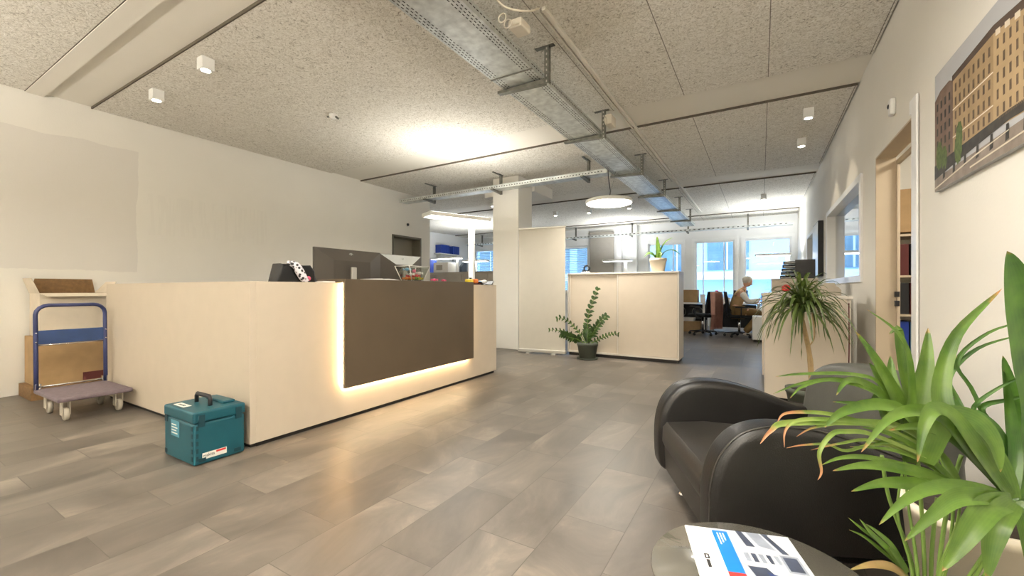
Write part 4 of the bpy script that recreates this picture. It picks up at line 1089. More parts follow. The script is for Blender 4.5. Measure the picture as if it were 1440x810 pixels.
for x in (-.36, .31):
    for y in (-.26, .26):
        bm = B(); lathe(bm, [(0, 0), (.030, 0), (.032, .006), (.016, .016), (.018, .12), (0, .12)], (x, y, 0), 16); obj('leg', bm, M['chrome'], t)

# ------------------------------------------------------------------ round table and brochure
t = thing('side_table', 'round dark glass side table in front of the armchair', 'side table', (.0, 1.035, 0))
bm = B(); lathe(bm, [(0, .443), (.214, .443), (.220, .446), (.222, .451), (.219, .455), (0, .455)], n=64); obj('tabletop', bm, M['tabletop'], t)
bm = B(); lathe(bm, [(.195, .425), (.205, .425), (.205, .442), (.195, .442)], n=48); obj('rim_ring', bm, M['ink'], t)
bm = B(); lathe(bm, [(0, .012), (.028, .012), (.026, .40), (.10, .4425), (0, .4425)], n=24); obj('column', bm, M['chrome'], t)
bm = B(); lathe(bm, [(0, 0), (.16, 0), (.165, .006), (.03, .016), (0, .016)], n=40); obj('base', bm, M['chrome'], t)
t = thing('brochure', 'glossy brochure with a blue stripe lying on the round dark table', 'brochure', (-.17, 1.163, .4555), rad(17))
bw_, bh_ = .237, .31
bm = B(); box(bm, 0, bw_, -bh_, 0, 0, .005, .001); obj('pages', bm, M['paper'], t)
BM = [mat('brochure_blue', '1B74C4', .3), M['label_r'], mat('brochure_grey', '8C93A0', .3, var=.15, scale=30), mat('brochure_dark', '3C4354', .3, var=.2, scale=40), mat('brochure_pale', 'D9DADB', .3, var=.08, scale=20), mat('brochure_navy', '2B3B6C', .3), M['skin'], M['ink'], mat('brochure_mid', 'B7BCC6', .3, var=.15, scale=50), M['paper']]
bm = B()
def bq(pts, mi, d=1):
    v = [bm.verts.new((x * bw_, -y * bh_, .0051 + d * .00008)) for x, y in pts]; f = bm.faces.new(v[::-1]); f.material_index = mi
bq([(.28, .0), (1, .0), (1, 1), (.28, 1)], 8, 1)
bq([(.26, .03), (.41, .03), (.41, .55), (.26, .55)], 0, 4); bq([(.26, .55), (.41, .55), (.41, .62), (.26, .62)], 1, 4)
for k in range(3): bq([(.30 + k * .028, .06), (.312 + k * .028, .06), (.312 + k * .028, .22 - .03 * k), (.30 + k * .028, .22 - .03 * k)], 9, 5)
bq([(.10, .37), (.145, .37), (.145, .43), (.10, .43)], 7, 3); bq([(.105, .44), (.135, .44), (.135, .53), (.105, .53)], 7, 3); bq([(.115, .385), (.13, .385), (.13, .415), (.115, .415)], 9, 4)
bq([(.10, .10), (.108, .10), (.108, .2), (.10, .2)], 2, 3)
bq([(.5, .0), (.56, .0), (.62, .2), (.54, .2)], 3, 2); bq([(.6, .0), (.72, .0), (.80, .22), (.66, .18)], 2, 2); bq([(.74, .0), (.80, .0), (.90, .25), (.84, .25)], 3, 2)
bq([(.80, .02), (.98, .02), (.98, .22), (.90, .25)], 4, 3); bq([(.80, .27), (.96, .27), (.96, .47), (.80, .47)], 2, 3); bq([(.82, .29), (.94, .29), (.94, .45), (.82, .45)], 3, 4)
bq([(.45, .25), (.78, .25), (.78, .28), (.45, .28)], 9, 4); bq([(.45, .40), (.72, .40), (.74, .43), (.45, .43)], 9, 4)
for k in range(5): bq([(.46 + k * .065, .28), (.475 + k * .065, .28), (.475 + k * .07, .40), (.46 + k * .07, .40)], 9, 4)
for k in range(5): bq([(.475 + k * .065, .29), (.52 + k * .065, .29), (.52 + k * .065, .39), (.48 + k * .065, .39)], 3 if k % 2 else 2, 3)
bq([(.46, .45), (.62, .45), (.72, .62), (.52, .66)], 3, 5); bq([(.60, .50), (.84, .56), (.84, .62), (.66, .62)], 5, 6); bq([(.84, .54), (.92, .53), (.93, .62), (.85, .62)], 6, 6); bq([(.92, .52), (.99, .54), (.99, .60), (.92, .6)], 5, 6)
bq([(.45, .66), (1, .62), (1, .65), (.45, .69)], 9, 6); bq([(.45, .7), (1, .7), (1, 1), (.45, 1)], 2, 5)
for k in range(5): bq([(.5 + k * .1, .7), (.53 + k * .1, .7), (.53 + k * .1, 1), (.5 + k * .1, 1)], 4, 6)
obj('cover_print', bm, BM, t)

# ------------------------------------------------------------------ palm
pc = W(1.04, 1.04)
t = thing('potted_palm', 'large green palm with arching brown-tipped fronds in front of the armchair', 'potted palm', pc)
tm = Matrix.Translation(pc).inverted()
bm = B(); pot(bm, .095, .125, .26, rim=.04); obj('pot', bm, M['pot_g'], t)
bm = B(); soil(bm, .115, .235); obj('soil', bm, M['soil'], t)
def A(u, v, F): return tm @ at(u, v, F)
def frond(leaves, m, stem=None, parent=None, sr=.005):
    bm, L = LB(); rr = random.Random(len(leaves))
    for lf in leaves:
        pts, wpx = lf[0], lf[1]; nn = lf[2] if len(lf) > 2 else (0, 0, 1)
        n = len(pts); P = [A(*p) for p in pts]; Fm = pts[n // 2][2]
        # look of the upper face: mix of up and towards the open room
        nv = Vector(nn)
        blade(bm, P, .88 * wpx * Fm / FPX, nv, .2, 'lance', 5, L)
    if stem:
        n0 = len(bm.faces); P = smooth_path([A(*p) for p in stem], 5); N = len(P)
        tube(bm, P, [sr * (1 - .6 * i / N) for i in range(N)], 7)
        bm.faces.ensure_lookup_table()
        for f in bm.faces[n0:]: f.material_index = 1
    return leafobj('frond', bm, [m, M['stem']], parent or t)
toR = W(-.25, -.8, .55)     # a face seen from the room side
H2 = (1422, 702, .95); SB = (1296, 905, 1.04)
# upper clump
frond([([(1272, 640, 1.10), (1262, 570, 1.10), (1232, 510, 1.09), (1203, 466, 1.08)], 22, toR),
       ([(1274, 640, 1.12), (1280, 580, 1.12), (1270, 520, 1.13), (1263, 470, 1.14), (1262, 462, 1.13), (1250, 470, 1.10)], 16, toR),
       ([(1278, 650, 1.08), (1288, 580, 1.08), (1300, 520, 1.10), (1305, 461, 1.12)], 30, toR),
       ([(1276, 640, 1.06), (1282, 560, 1.06), (1270, 480, 1.04), (1219, 435, 1.02)], 11, toR),
       ([(1272, 640, 1.14), (1256, 580, 1.15), (1240, 540, 1.16), (1222, 510, 1.17)], 24, toR),
       ([(1276, 640, 1.12), (1250, 590, 1.13), (1236, 560, 1.14), (1224, 575, 1.12)], 24, toR),
       ([(1280, 650, 1.10), (1275, 590, 1.10), (1255, 545, 1.12), (1252, 500, 1.14)], 26, toR),
       ([(1282, 640, 1.12), (1300, 570, 1.15), (1322, 530, 1.17), (1345, 500, 1.2)], 16, toR),
       ([(1278, 640, 1.10), (1245, 565, 1.10), (1215, 540, 1.09), (1190, 536, 1.06), (1176, 556, 1.04)], 15, toR)],
      M['palm'], [SB, (1282, 800, 1.07), (1262, 720, 1.09), (1274, 640, 1.10)])
frond([([(1270, 620, 1.12), (1240, 545, 1.10), (1201, 527, 1.08), (1128, 526, 1.04), (1090, 530, 1.02)], 7, toR),
       ([(1270, 620, 1.14), (1230, 550, 1.12), (1179, 534, 1.10), (1128, 539, 1.06), (1087, 554, 1.03)], 7, toR),
       ([(1270, 625, 1.10), (1240, 560, 1.09), (1174, 535, 1.06), (1130, 543, 1.03), (1111, 560, 1.01)], 7, toR),
       ([(1288, 600, 1.04), (1265, 578, 1.04), (1212, 569, 1.03), (1171, 565, 1.01)], 11, toR),
       ([(1290, 600, 1.00), (1262, 575, 1.00), (1223, 570, 1.00), (1182, 581, .98), (1160, 601, .97)], 20, toR)],
      M['palm'], [SB, (1290, 800, 1.06), (1276, 700, 1.10), (1270, 620, 1.12)])
# long thin browned leaflets reaching over the arm of the chair
frond([([(1320, 640, 1.02), (1275, 605, 1.02), (1228, 595, 1.01), (1109, 595, .99), (1084, 606, .98), (1069, 624, .97)], 12, toR),
       ([(1320, 640, 1.04), (1260, 610, 1.04), (1196, 590, 1.03), (1155, 581, 1.02), (1106, 581, 1.00), (1093, 594, .99)], 8, toR),
       ([(1320, 640, 1.00), (1240, 600, 1.00), (1163, 590, .99), (1120, 592, .98), (1104, 606, .97), (1103, 629, .96)], 7, toR),
       ([(1320, 650, 1.03), (1240, 625, 1.03), (1190, 634, 1.02), (1163, 625, 1.01), (1128, 626, 1.00), (1106, 630, .99)], 5, toR),
       ([(1320, 650, .99), (1228, 612, .99), (1190, 607, .98), (1169, 611, .97), (1152, 636, .96), (1155, 663, .955), (1150, 675, .95)], 8, toR),
       ([(1320, 640, 1.05), (1220, 598, 1.05), (1150, 600, 1.04), (1120, 614, 1.03)], 5, toR),
       ([(1320, 650, 1.01), (1230, 620, 1.01), (1180, 624, 1.0), (1140, 633, .99)], 5, toR)],
      M['palm_b'], [SB, (1330, 800, 1.0), (1340, 700, 1.0), (1320, 640, 1.01)])
frond([([(1345, 680, .99), (1300, 662, .99), (1223, 644, .98), (1182, 644, .97), (1155, 654, .96)], 9, toR),
       ([(1350, 690, .98), (1299, 668, .97), (1250, 657, .96), (1209, 655, .95), (1171, 662, .94)], 17, toR),
       ([(1350, 690, 1.0), (1300, 650, 1.0), (1250, 632, 1.0), (1195, 628, .98)], 8, toR),
       ([(1345, 690, .96), (1314, 684, .96), (1270, 680, .95), (1236, 680, .94), (1197, 691, .93)], 21, toR),
       ([(1350, 688, 1.0), (1300, 640, 1.0), (1255, 612, 1.0), (1210, 600, 1.0)], 12, toR),
       ([(1350, 688, 1.02), (1320, 640, 1.02), (1270, 620, 1.02), (1225, 625, 1.0)], 16, toR)],
      M['palm'], [SB, (1322, 800, 1.0), (1345, 740, .99), (1352, 690, .98)])
# big arching leaves from the crown at the right
frond([([H2, (1375, 648, .95), (1327, 592, .95), (1287, 578, .94), (1247, 591, .92), (1211, 636, .90)], 24, toR),
       ([H2, (1385, 650, .94), (1342, 590, .93), (1312, 576, .92), (1297, 604, .91), (1290, 650, .90)], 27, toR),
       ([(1300, 650, .99), (1325, 592, .97), (1366, 592, .95), (1396, 622, .93), (1407, 664, .92)], 36, toR),
       ([H2, (1400, 650, .96), (1360, 600, .97), (1330, 585, .98), (1322, 540, 1.0), (1345, 470, 1.02), (1409, 406, 1.03)], 34, toR),
       ([H2, (1380, 655, .97), (1335, 615, .98), (1290, 600, .99), (1250, 605, .99)], 22, toR)],
      M['palm'], [SB, (1370, 830, .98), (1410, 760, .96), H2])
frond([([H2, (1380, 690, .93), (1335, 684, .92), (1297, 690, .91), (1264, 710, .90), (1236, 738, .89)], 22, toR),
       ([H2, (1375, 698, .91), (1340, 702, .90), (1310, 725, .89), (1272, 761, .88)], 27, toR),
       ([(1424, 704, .93), (1390, 712, .90), (1369, 734, .88), (1348, 768, .87), (1325, 803, .86)], 36, toR),
       ([(1424, 706, .92), (1402, 728, .89), (1392, 766, .88), (1388, 815, .87)], 36, toR),
       ([(1424, 706, .95), (1440, 730, .93), (1450, 780, .92), (1452, 830, .9)], 34, toR)],
      M['palm'], [(1310, 905, 1.02), (1360, 830, .97), (1400, 760, .94), H2])
frond([([H2, (1400, 655, .98), (1365, 605, .99), (1340, 570, 1.0), (1310, 545, 1.01)], 26, toR),
       ([H2, (1412, 640, .99), (1395, 600, 1.0), (1370, 575, 1.02)], 22, toR),
       ([H2, (1426, 640, .98), (1418, 570, .99), (1411, 520, 1.0)], 18, toR),
       ([(1435, 700, .96), (1390, 610, .97), (1367, 577, .98), (1405, 545, .96), (1470, 515, .94)], 7, toR),
       ([H2, (1410, 620, 1.02), (1380, 575, 1.03), (1420, 562, 1.02), (1460, 552, 1.0)], 9, toR),
       ([H2, (1372, 560, 1.05), (1345, 510, 1.06), (1390, 468, 1.05), (1450, 450, 1.03)], 7, toR),
       ([H2, (1350, 570, 1.06), (1335, 530, 1.07), (1375, 490, 1.06), (1440, 470, 1.04)], 8, toR)],
      M['palm_d'], [(1300, 905, 1.05), (1350, 830, 1.0), (1395, 760, .98), H2])
frond([([(1270, 800, .98), (1240, 765, .96), (1213, 745, .95), (1193, 728, .94)], 7, toR),
       ([(1272, 802, .97), (1250, 775, .95), (1225, 750, .94), (1209, 730, .93)], 10, toR),
       ([(1272, 802, .99), (1240, 775, .97), (1215, 755, .96), (1194, 745, .95)], 6, toR),
       ([(1274, 804, .98), (1255, 770, .96), (1235, 750, .95), (1218, 737, .94)], 9, toR),
       ([(1276, 806, .97), (1262, 785, .95), (1250, 770, .94)], 12, toR)],
      M['palm'], [SB, (1290, 850, 1.0), (1272, 800, .98)], sr=.004)
frond([([(1275, 812, .97), (1252, 797, .95), (1225, 794, .93), (1195, 801, .92)], 13, toR)], leaf_mat('palm_leaf_dry', 'A88A5E', '8F8A50'), [(1290, 905, 1.02), (1282, 850, .98), (1275, 812, .97)], sr=.003)
bm = B()
for i, pts in enumerate([[(1302, 905, 1.05), (1300, 800, 1.06), (1296, 720, 1.08), (1290, 640, 1.1)], [(1318, 905, 1.03), (1320, 800, 1.03), (1335, 700, 1.03), (1352, 640, 1.02)], [(1290, 905, 1.06), (1284, 800, 1.08), (1250, 700, 1.12), (1240, 640, 1.14)],
                          [(1308, 905, 1.06), (1310, 780, 1.07), (1318, 700, 1.08)], [(1296, 905, 1.0), (1325, 800, .98), (1372, 720, .96), (1420, 700, .95)]]):
    tube(bm, smooth_path([A(*p) for p in pts], 5), .0045, 7)
obj('stem', bm, M['stem'], t)
# broad-leaved plant in the pale planter
pc2 = W(1.33, 1.19)
t = thing('potted_plant', 'plant with very broad upright leaves in a tall pale planter behind the palm', 'potted plant', pc2)
tm = Matrix.Translation(pc2).inverted()
bm = B(); pot(bm, .13, .165, .445, rim=.03); obj('planter', bm, M['pot_c'], t)
bm = B(); soil(bm, .15, .42); obj('soil', bm, M['soil'], t)
bm, L = LB()
for pts, w_, m_ in (([(1432, 730, 1.12), (1462, 600, 1.0), (1448, 500, .92), (1428, 410, .86), (1416, 353, .82)], 62, 0), ([(1440, 730, 1.15), (1500, 600, 1.1), (1540, 480, 1.08), (1560, 400, 1.05)], 60, 0), ([(1440, 730, 1.2), (1430, 620, 1.25), (1422, 560, 1.26), (1410, 500, 1.27)], 26, 0)):
    P = [A(*p) for p in pts]; blade(bm, P, w_ * pts[2][2] / FPX, W(-.35, -.8, .1), .2, 'lance', 6, L)
leafobj('leaves', bm, M['palm_d'], t)

# ------------------------------------------------------------------ back office
def office_chair(label, loc, rz, arms=True, coat=False):
    t = thing('office_chair', label, 'office chair', loc, rz, 'black office chairs in the back office')
    bm = B(); box(bm, -.24, .24, -.24, .24, .43, .50, .03, 3); obj('seat', bm, M['mesh_b'], t, True)
    bm = B(); prism(bm, [(-.24, .52), (-.20, .52), (-.235, .80), (-.27, 1.02), (-.30, 1.02), (-.27, .78)], 'y', -.21, .21, .015, 2); obj('backrest', bm, M['mesh_b'], t, True)
    bm = B(); tube(bm, [(-.10, 0, .42), (-.26, 0, .44), (-.29, 0, .60), (-.285, 0, .75)], .018, 8); obj('back_bar', bm, M['black_pl'], t)
    bm = B(); tube(bm, [(0, 0, .10), (0, 0, .43)], .026, 10); obj('gas_column', bm, M['chrome'], t)
    for k in range(5):
        a = k * 2 * PI / 5 + .3
        bm = B(); tube(bm, [(.02 * math.cos(a), .02 * math.sin(a), .10), (.30 * math.cos(a), .30 * math.sin(a), .075)], [.024, .014], 8); lg = obj('base_arm', bm, M['black_pl'], t)
        bm = B(); x, y = .30 * math.cos(a), .30 * math.sin(a); lathe(bm, [(.0, -.02), (.028, -.02), (.03, 0), (.028, .02), (0, .02)], (x, y, .03), 12, axis='y'); box(bm, x - .01, x + .01, y - .01, y + .01, .03, .07); obj('caster', bm, M['black_pl'], lg)
    if arms:
        for s in (-1, 1):
            bm = B(); tube(bm, [(0, s * .22, .46), (0, s * .29, .47), (0, s * .29, .66)], .014, 8); box(bm, -.12, .13, s * .29 - .035, s * .29 + .035, .66, .69, .01); obj('armrest', bm, M['black_pl'], t)
    return t
def desk(label, x0, x1, y0, y1, loc_name='desk', panel=True):
    cx, cy = (x0 + x1) / 2, (y0 + y1) / 2
    t = thing('office_desk', label, 'desk', (cx, cy, 0), 0, 'white desks in the back office')
    a, b = (x1 - x0) / 2, (y1 - y0) / 2
    bm = B(); box(bm, -a, a, -b, b, .71, .74, .003); obj('desktop', bm, M['white'], t)
    for sx in (-1, 1):
        for sy in (-1, 1):
            bm = B(); box(bm, sx * (a - .05) - .025, sx * (a - .05) + .025, sy * (b - .05) - .025, sy * (b - .05) + .025, 0, .71, .003); obj('leg', bm, M['white'], t)
    if panel:
        bm = B(); box(bm, -a + .1, a - .1, b - .06, b - .04, .1, .68); obj('modesty_panel', bm, M['ink'], t)
    return t
desk('white desk with boxes and piles of paper below the middle back window', -2.75, -1.17, 11.35, 12.15)
desk('white desk behind the chair with the pink coat', -1.12, .0, 11.35, 12.15)
desk('white desk where the person leans, beside the letter trays', .02, .80, 10.45, 11.3, panel=False)
office_chair('black mesh office chair just past the cream cabinet, turned to the boxes', (-1.95, 10.9, 0), rad(100))
cc = office_chair('black office chair with the pink coat over its back', (-1.18, 10.82, 0), rad(150))
pcH = office_chair('black office chair the person sits on', (-.42, 10.75, 0), rad(10))
# coat
bm = B(); rr = random.Random(4)
cw_ = []
for s, side in ((0, 0),):
    N1, N2 = 14, 12
    g = []
    for i in range(N1 + 1):
        row = []
        for j in range(N2 + 1):
            u_, v_ = j / N2 - .5, i / N1
            wd_ = .19 + .05 * v_; row.append(bm.verts.new((-.03 * math.sin(v_ * 3) + .022 * math.sin(u_ * 28 + v_ * 3), u_ * wd_ * 2, 1.03 - v_ * .86 - .03 * abs(u_))))
        g.append(row)
    for i in range(N1):
        for j in range(N2):
            f = bm.faces.new((g[i][j], g[i][j + 1], g[i + 1][j + 1], g[i + 1][j])); f.smooth = True
bmesh.ops.solidify(bm, geom=bm.faces[:], thickness=.03)
for z_ in (0,): tube(bm, smooth_path([(-.03, .17, 1.0), (-.06, .21, .8), (-.06, .2, .5)]), [.05] * 4 + [.045] * 5, 8)
o = obj('coat', bm, M['coat']); o.location = Vector((-1.18, 10.82, 0)) + Vector((.30 * math.cos(rad(-30)) + .045, .30 * math.sin(rad(-30)) - .06, .0)); o.rotation_euler = (0, 0, rad(150))
tag(o, 'pink coat hanging over the back of an office chair', 'coat')

def skin_obj(name, verts, edges, radii, m, parent, root=0, sub=2, scale=None):
    me = bpy.data.meshes.new(name); me.from_pydata(verts, edges, []); o = bpy.data.objects.new(name, me); COL.objects.link(o)
    md = o.modifiers.new('s', 'SKIN'); md.use_smooth_shade = True
    sv = me.skin_vertices[0].data
    for i, r in enumerate(radii):
        sv[i].radius = r if isinstance(r, tuple) else (r, r); sv[i].use_root = (i == root)
    sb = o.modifiers.new('b', 'SUBSURF'); sb.levels = sub; sb.render_levels = sub
    dg = bpy.context.evaluated_depsgraph_get(); m2 = bpy.data.meshes.new_from_object(o.evaluated_get(dg))
    bpy.data.objects.remove(o); m2.materials.clear(); m2.materials.append(m)
    o = bpy.data.objects.new(name, m2); COL.objects.link(o); o.parent = parent
    for p in m2.polygons: p.use_smooth = True; p.material_index = 0
    return o
# person: seated on the chair, facing +x, leaning over the desk
t = thing('person', 'person in a tan vest and brown trousers sitting at the back desk reading papers', 'person', (-.42, 10.75, 0), rad(6))
V = [(-.08, 0, .57), (-.07, 0, .72), (-.02, 0, .88), (.04, 0, 1.00), (.09, 0, 1.08), (.125, 0, 1.14),            # 0-5 pelvis .. neck/head base
     (.04, .16, 1.0), (.12, .23, .86), (.17, .23, .79), (.33, .15, .79), (.40, .12, .785),                     # 6-10 left arm (shoulder, upper, elbow, forearm, wrist)
     (.04, -.16, 1.0), (.12, -.23, .86), (.17, -.23, .80), (.33, -.16, .83), (.40, -.13, .86),                 # 11-15 right arm
     (-.04, .10, .56), (.36, .13, .56), (.44, .13, .50), (.38, .13, .25), (.33, .13, .09),                     # 16-20 left leg
     (-.04, -.10, .56), (.30, -.13, .57), (.38, -.13, .50), (.22, -.14, .27), (.10, -.14, .12)]                # 21-25 right leg
Ed = [(0, 1), (1, 2), (2, 3), (3, 4), (4, 5), (3, 6), (6, 7), (7, 8), (8, 9), (9, 10), (3, 11), (11, 12), (12, 13), (13, 14), (14, 15), (0, 16), (16, 17), (17, 18), (18, 19), (19, 20), (0, 21), (21, 22), (22, 23), (23, 24), (24, 25)]
Rd = [.13, .12, .125, .11, .055, .05, .062, .05, .044, .036, .028, .062, .05, .044, .036, .028, .10, .075, .066, .052, .038, .10, .075, .066, .052, .038]
body = skin_obj('body', V, Ed, Rd, M['skin'], t)
skin_obj('vest', V[:5] + [(.04, .13, 1.0), (.04, -.13, 1.0)], [(0, 1), (1, 2), (2, 3), (3, 4), (3, 5), (3, 6)], [.142, .135, .14, .122, .06, .07, .07], M['knit'], t)
for s, nm in ((1, 0), (-1, 1)):
    k = 6 if s > 0 else 11
    skin_obj('sleeve', [V[k], V[k + 1], V[k + 2], V[k + 3], tuple(Vector(V[k + 3]).lerp(Vector(V[k + 4]), .7))], [(0, 1), (1, 2), (2, 3), (3, 4)], [.076, .062, .056, .046, .04], M['shirt'], t)
skin_obj('trousers', [V[0]] + V[16:21] + V[21:26], [(0, 1), (1, 2), (2, 3), (3, 4), (4, 5), (0, 6), (6, 7), (7, 8), (8, 9), (9, 10)], [.145, .115, .095, .09, .08, .075, .115, .095, .09, .08, .075], M['trouser'], t)
for k in (20, 25):
    x, y, z = V[k]; bm = B(); ball(bm, (x + .07, y, max(.035, z - .04)), .045, 2.5, .95, .8, 12); obj('shoe', bm, M['shoe'], t)
# head
bm = B(); hm = Matrix.Translation((.165, 0, 1.235)) @ Matrix.Rotation(rad(28), 4, 'Y')
r_ = bmesh.ops.create_uvsphere(bm, u_segments=20, v_segments=14, radius=1)
for v in bm.verts:
    x, y, z = v.co
    w_ = 1 - .22 * max(0, -z)
    v.co = Vector((x * .092 * w_ + (.008 if x > 0 and z < 0 else 0), y * .074 * w_, z * .115))
ball(bm, (.094, 0, -.01), .016, 1, .7, 1.3, 8); ball(bm, (.082, 0, -.055), .014, .8, 1.5, .4, 8)
for s in (-1, 1):
    ball(bm, (0, s * .074, -.005), .02, .7, .35, 1.3, 8)
bm.transform(hm); hdo = obj('head', bm, M['skin'], t, True)
bm = B()
for s in (-1, 1): ball(bm, (.081, s * .028, .012), .009, .5, 1.2, .7, 8)
bm.transform(hm); obj('eye', bm, M['ink'], hdo)
bm = B(); ball(bm, (-.02, 0, .03), .095, 1.05, .92, 1.08, 18); ball(bm, (-.08, 0, .03), .05, 1, 1, 1, 12)
for v in bm.verts:
    if v.co.x > .055 and v.co.z < .075: v.co.x = .045
bm.transform(hm); obj('hair', bm, M['hair'], hdo, True)
# hands: palm plus five short fingers
for k, s in ((10, 1), (15, -1)):
    w0 = Vector(V[k]); q = [w0, w0 + Vector((.05, -s * .005, -.004)), w0 + Vector((.085, -s * .008, -.006))]
    vs = [tuple(p) for p in q]; es = [(0, 1), (1, 2)]; rs = [(.024, .016), (.036, .015), (.036, .012)]
    for f_ in range(4):
        base = q[2] + Vector((0, (f_ - 1.5) * .019, 0)); i0 = len(vs); ln = (.06, .07, .066, .05)[f_]
        vs += [tuple(base), tuple(base + Vector((ln * .55, (f_ - 1.5) * .003, -.008))), tuple(base + Vector((ln, (f_ - 1.5) * .004, -.026)))]
        es += [(2, i0), (i0, i0 + 1), (i0 + 1, i0 + 2)]; rs += [.009, .008, .0065]
    i0 = len(vs); vs += [tuple(q[1] + Vector((.0, -s * .035, -.004))), tuple(q[1] + Vector((.035, -s * .05, -.012)))]; es += [(1, i0), (i0, i0 + 1)]; rs += [.011, .008]
    skin_obj('hand', vs, es, rs, M['skin'], t, sub=1)

def stack(label, name, cat, x, y, z, w, d, h, m, rz=0, group=None):
    bm = B(); n = max(1, int(h / .03)); rr = random.Random(int(x * 100 + z * 10))
    for k in range(n):
        boxm(bm, w * rr.uniform(.9, 1), d * rr.uniform(.9, 1), h / n - .001, Matrix.Translation((rr.uniform(-.01, .01), rr.uniform(-.01, .01), h / n * (k + .5))) @ Matrix.Rotation(rr.uniform(-.1, .1), 4, 'Z'))
    o = obj(name, bm, m); o.location = (x, y, z); o.rotation_euler = (0, 0, rz); return tag(o, label, cat, group)
carton('cardboard_box', 'brown cardboard box standing on the white desk below the middle window', -1.72, -1.38, 11.5, 11.85, .7405, 1.06, M['card'])
carton('cardboard_box', 'brown cardboard box on the floor under the white desk', -1.90, -1.30, 11.42, 11.85, 0, .26, M['card'])
stack('white paper pile on the box under the desk', 'paper_stack', 'paper', -1.6, 11.62, .263, .3, .24, .09, M['paper'])
t = thing('computer_tower', 'black crate-like computer case with round fans under the white desk', 'computer', (-1.62, 11.95, .28))
bm = B(); box(bm, -.42, .42, -.06, .06, 0, .40, .01); obj('case', bm, M['black_pl'], t)
bm = B(); box(bm, -.40, -.36, -.05, .05, -.28, 0); box(bm, .36, .40, -.05, .05, -.28, 0); obj('stand', bm, M['black_pl'], t)
for x in (-.22, .2):
    bm = B(); tube(bm, [(x + .13 * math.cos(a * PI / 10), -.064, .2 + .13 * math.sin(a * PI / 10)) for a in range(20)], .012, 6, closed=True)
    lathe(bm, [(0, -.006), (.05, -.006), (.045, .0), (0, .0)], (x, -.061, .2), 14, axis='y'); obj('fan_ring', bm, M['galv_d'], t)
for k in range(4):
    bm = B(); box(bm, -.035, .035, -.14, .14, 0, .31, .003); o = obj('file_binder', bm, M['blue_b'], None, loc=(-2.30 + k * .08, 11.6, .7405))
    tag(o, 'blue binder in the row on the back desk past the cream cabinet', 'binder', 'blue binders on the back desk')
stack('white paper pile between the brown box and the pink coat', 'paper_stack', 'paper', -1.28, 11.7, .7405, .12, .3, .20, M['paper'], .1)
stack('low pile of white papers behind the pink coat', 'paper_stack', 'paper', -.75, 11.75, .7405, .2, .3, .12, M['paper'])
stack('low spread of white papers on the desk under the person\'s hands', 'paper_stack', 'paper', .26, 10.82, .7405, .35, .3, .015, M['paper'])
stack('white paper pile on the desk below the window on the right', 'paper_stack', 'paper', .50, 11.1, .7405, .35, .25, .07, M['paper'])
for i, (x, y, c, cn) in enumerate([(-.95, 11.6, 'red', 'red'), (-.55, 11.55, 'ink', 'black'), (-.30, 11.6, 'facade_w', 'grey-blue')]):
    bm = B(); boxm(bm, .05, .26, .30, Matrix.Translation((0, 0, .156)) @ Matrix.Rotation(rad(4), 4, 'Y')); o = obj('file_binder', bm, M[c], None, loc=(x, y, .742)); tag(o, '%s binder standing on the desk behind the pink coat' % cn, 'binder')
# mobile pedestal
t = thing('drawer_pedestal', 'white drawer pedestal on castors beside the person\'s feet', 'pedestal', (.02, 10.05, 0))
bm = B(); box(bm, -.17, .17, -.22, .22, .05, .52, .004); obj('body', bm, M['white'], t)
for k in range(3):
    bm = B(); box(bm, -.165, .165, -.232, -.221, .06 + k * .152, .205 + k * .152, .002); obj('drawer', bm, M['white'], t)
bm = B()
box(bm, -.15, .15, -.2, .2, .0, .05); obj('plinth', bm, M['dark_edge'], t)
# monitor on the person's desk, standing lamps
def standing_lamp(label, loc, rz, hz, w=.8, power=32, col=(.95, .98, 1), mx=0):
    t = thing('floor_lamp', label, 'floor lamp', loc, rz)
    bm = B(); box(bm, -.2, .2, -.15, .15, 0, .02, .004); obj('base', bm, M['lamp_w'], t)
    bm = B(); box(bm, -.04, .04, -.02, .02, .02, hz - .02, .006); obj('pole', bm, M['lamp_w'], t)
    bm = B(); box(bm, mx - w / 2, mx + w / 2, -.15, .15, hz - .02, hz + .03, .006); obj('lamp_head', bm, M['lamp_w'], t)
    bm = B(); box(bm, mx - w / 2 + .03, mx + w / 2 - .03, -.12, .12, hz - .024, hz - .0201); obj('diffuser', bm, M['lampglow2'], t)
    c = Vector(loc) + Vector((mx, 0, hz + .05)); light('uplight', 'AREA', c, power, col, (PI, 0, rz), shape='RECTANGLE', size=w, size_y=.25)
    c = Vector(loc) + Vector((mx, 0, hz - .04)); light('downlight', 'AREA', c, power * .1, col, (0, 0, rz), shape='RECTANGLE', size=w, size_y=.25)
standing_lamp('white standing lamp with a flat head behind the cream plant pot', (-3.45, 12.4, 0), 0, 1.93, .85, mx=-.25)
standing_lamp('white standing lamp whose head shows above the letter trays', (.55, 11.9, 0), 0, 1.90, .75, mx=-.3)
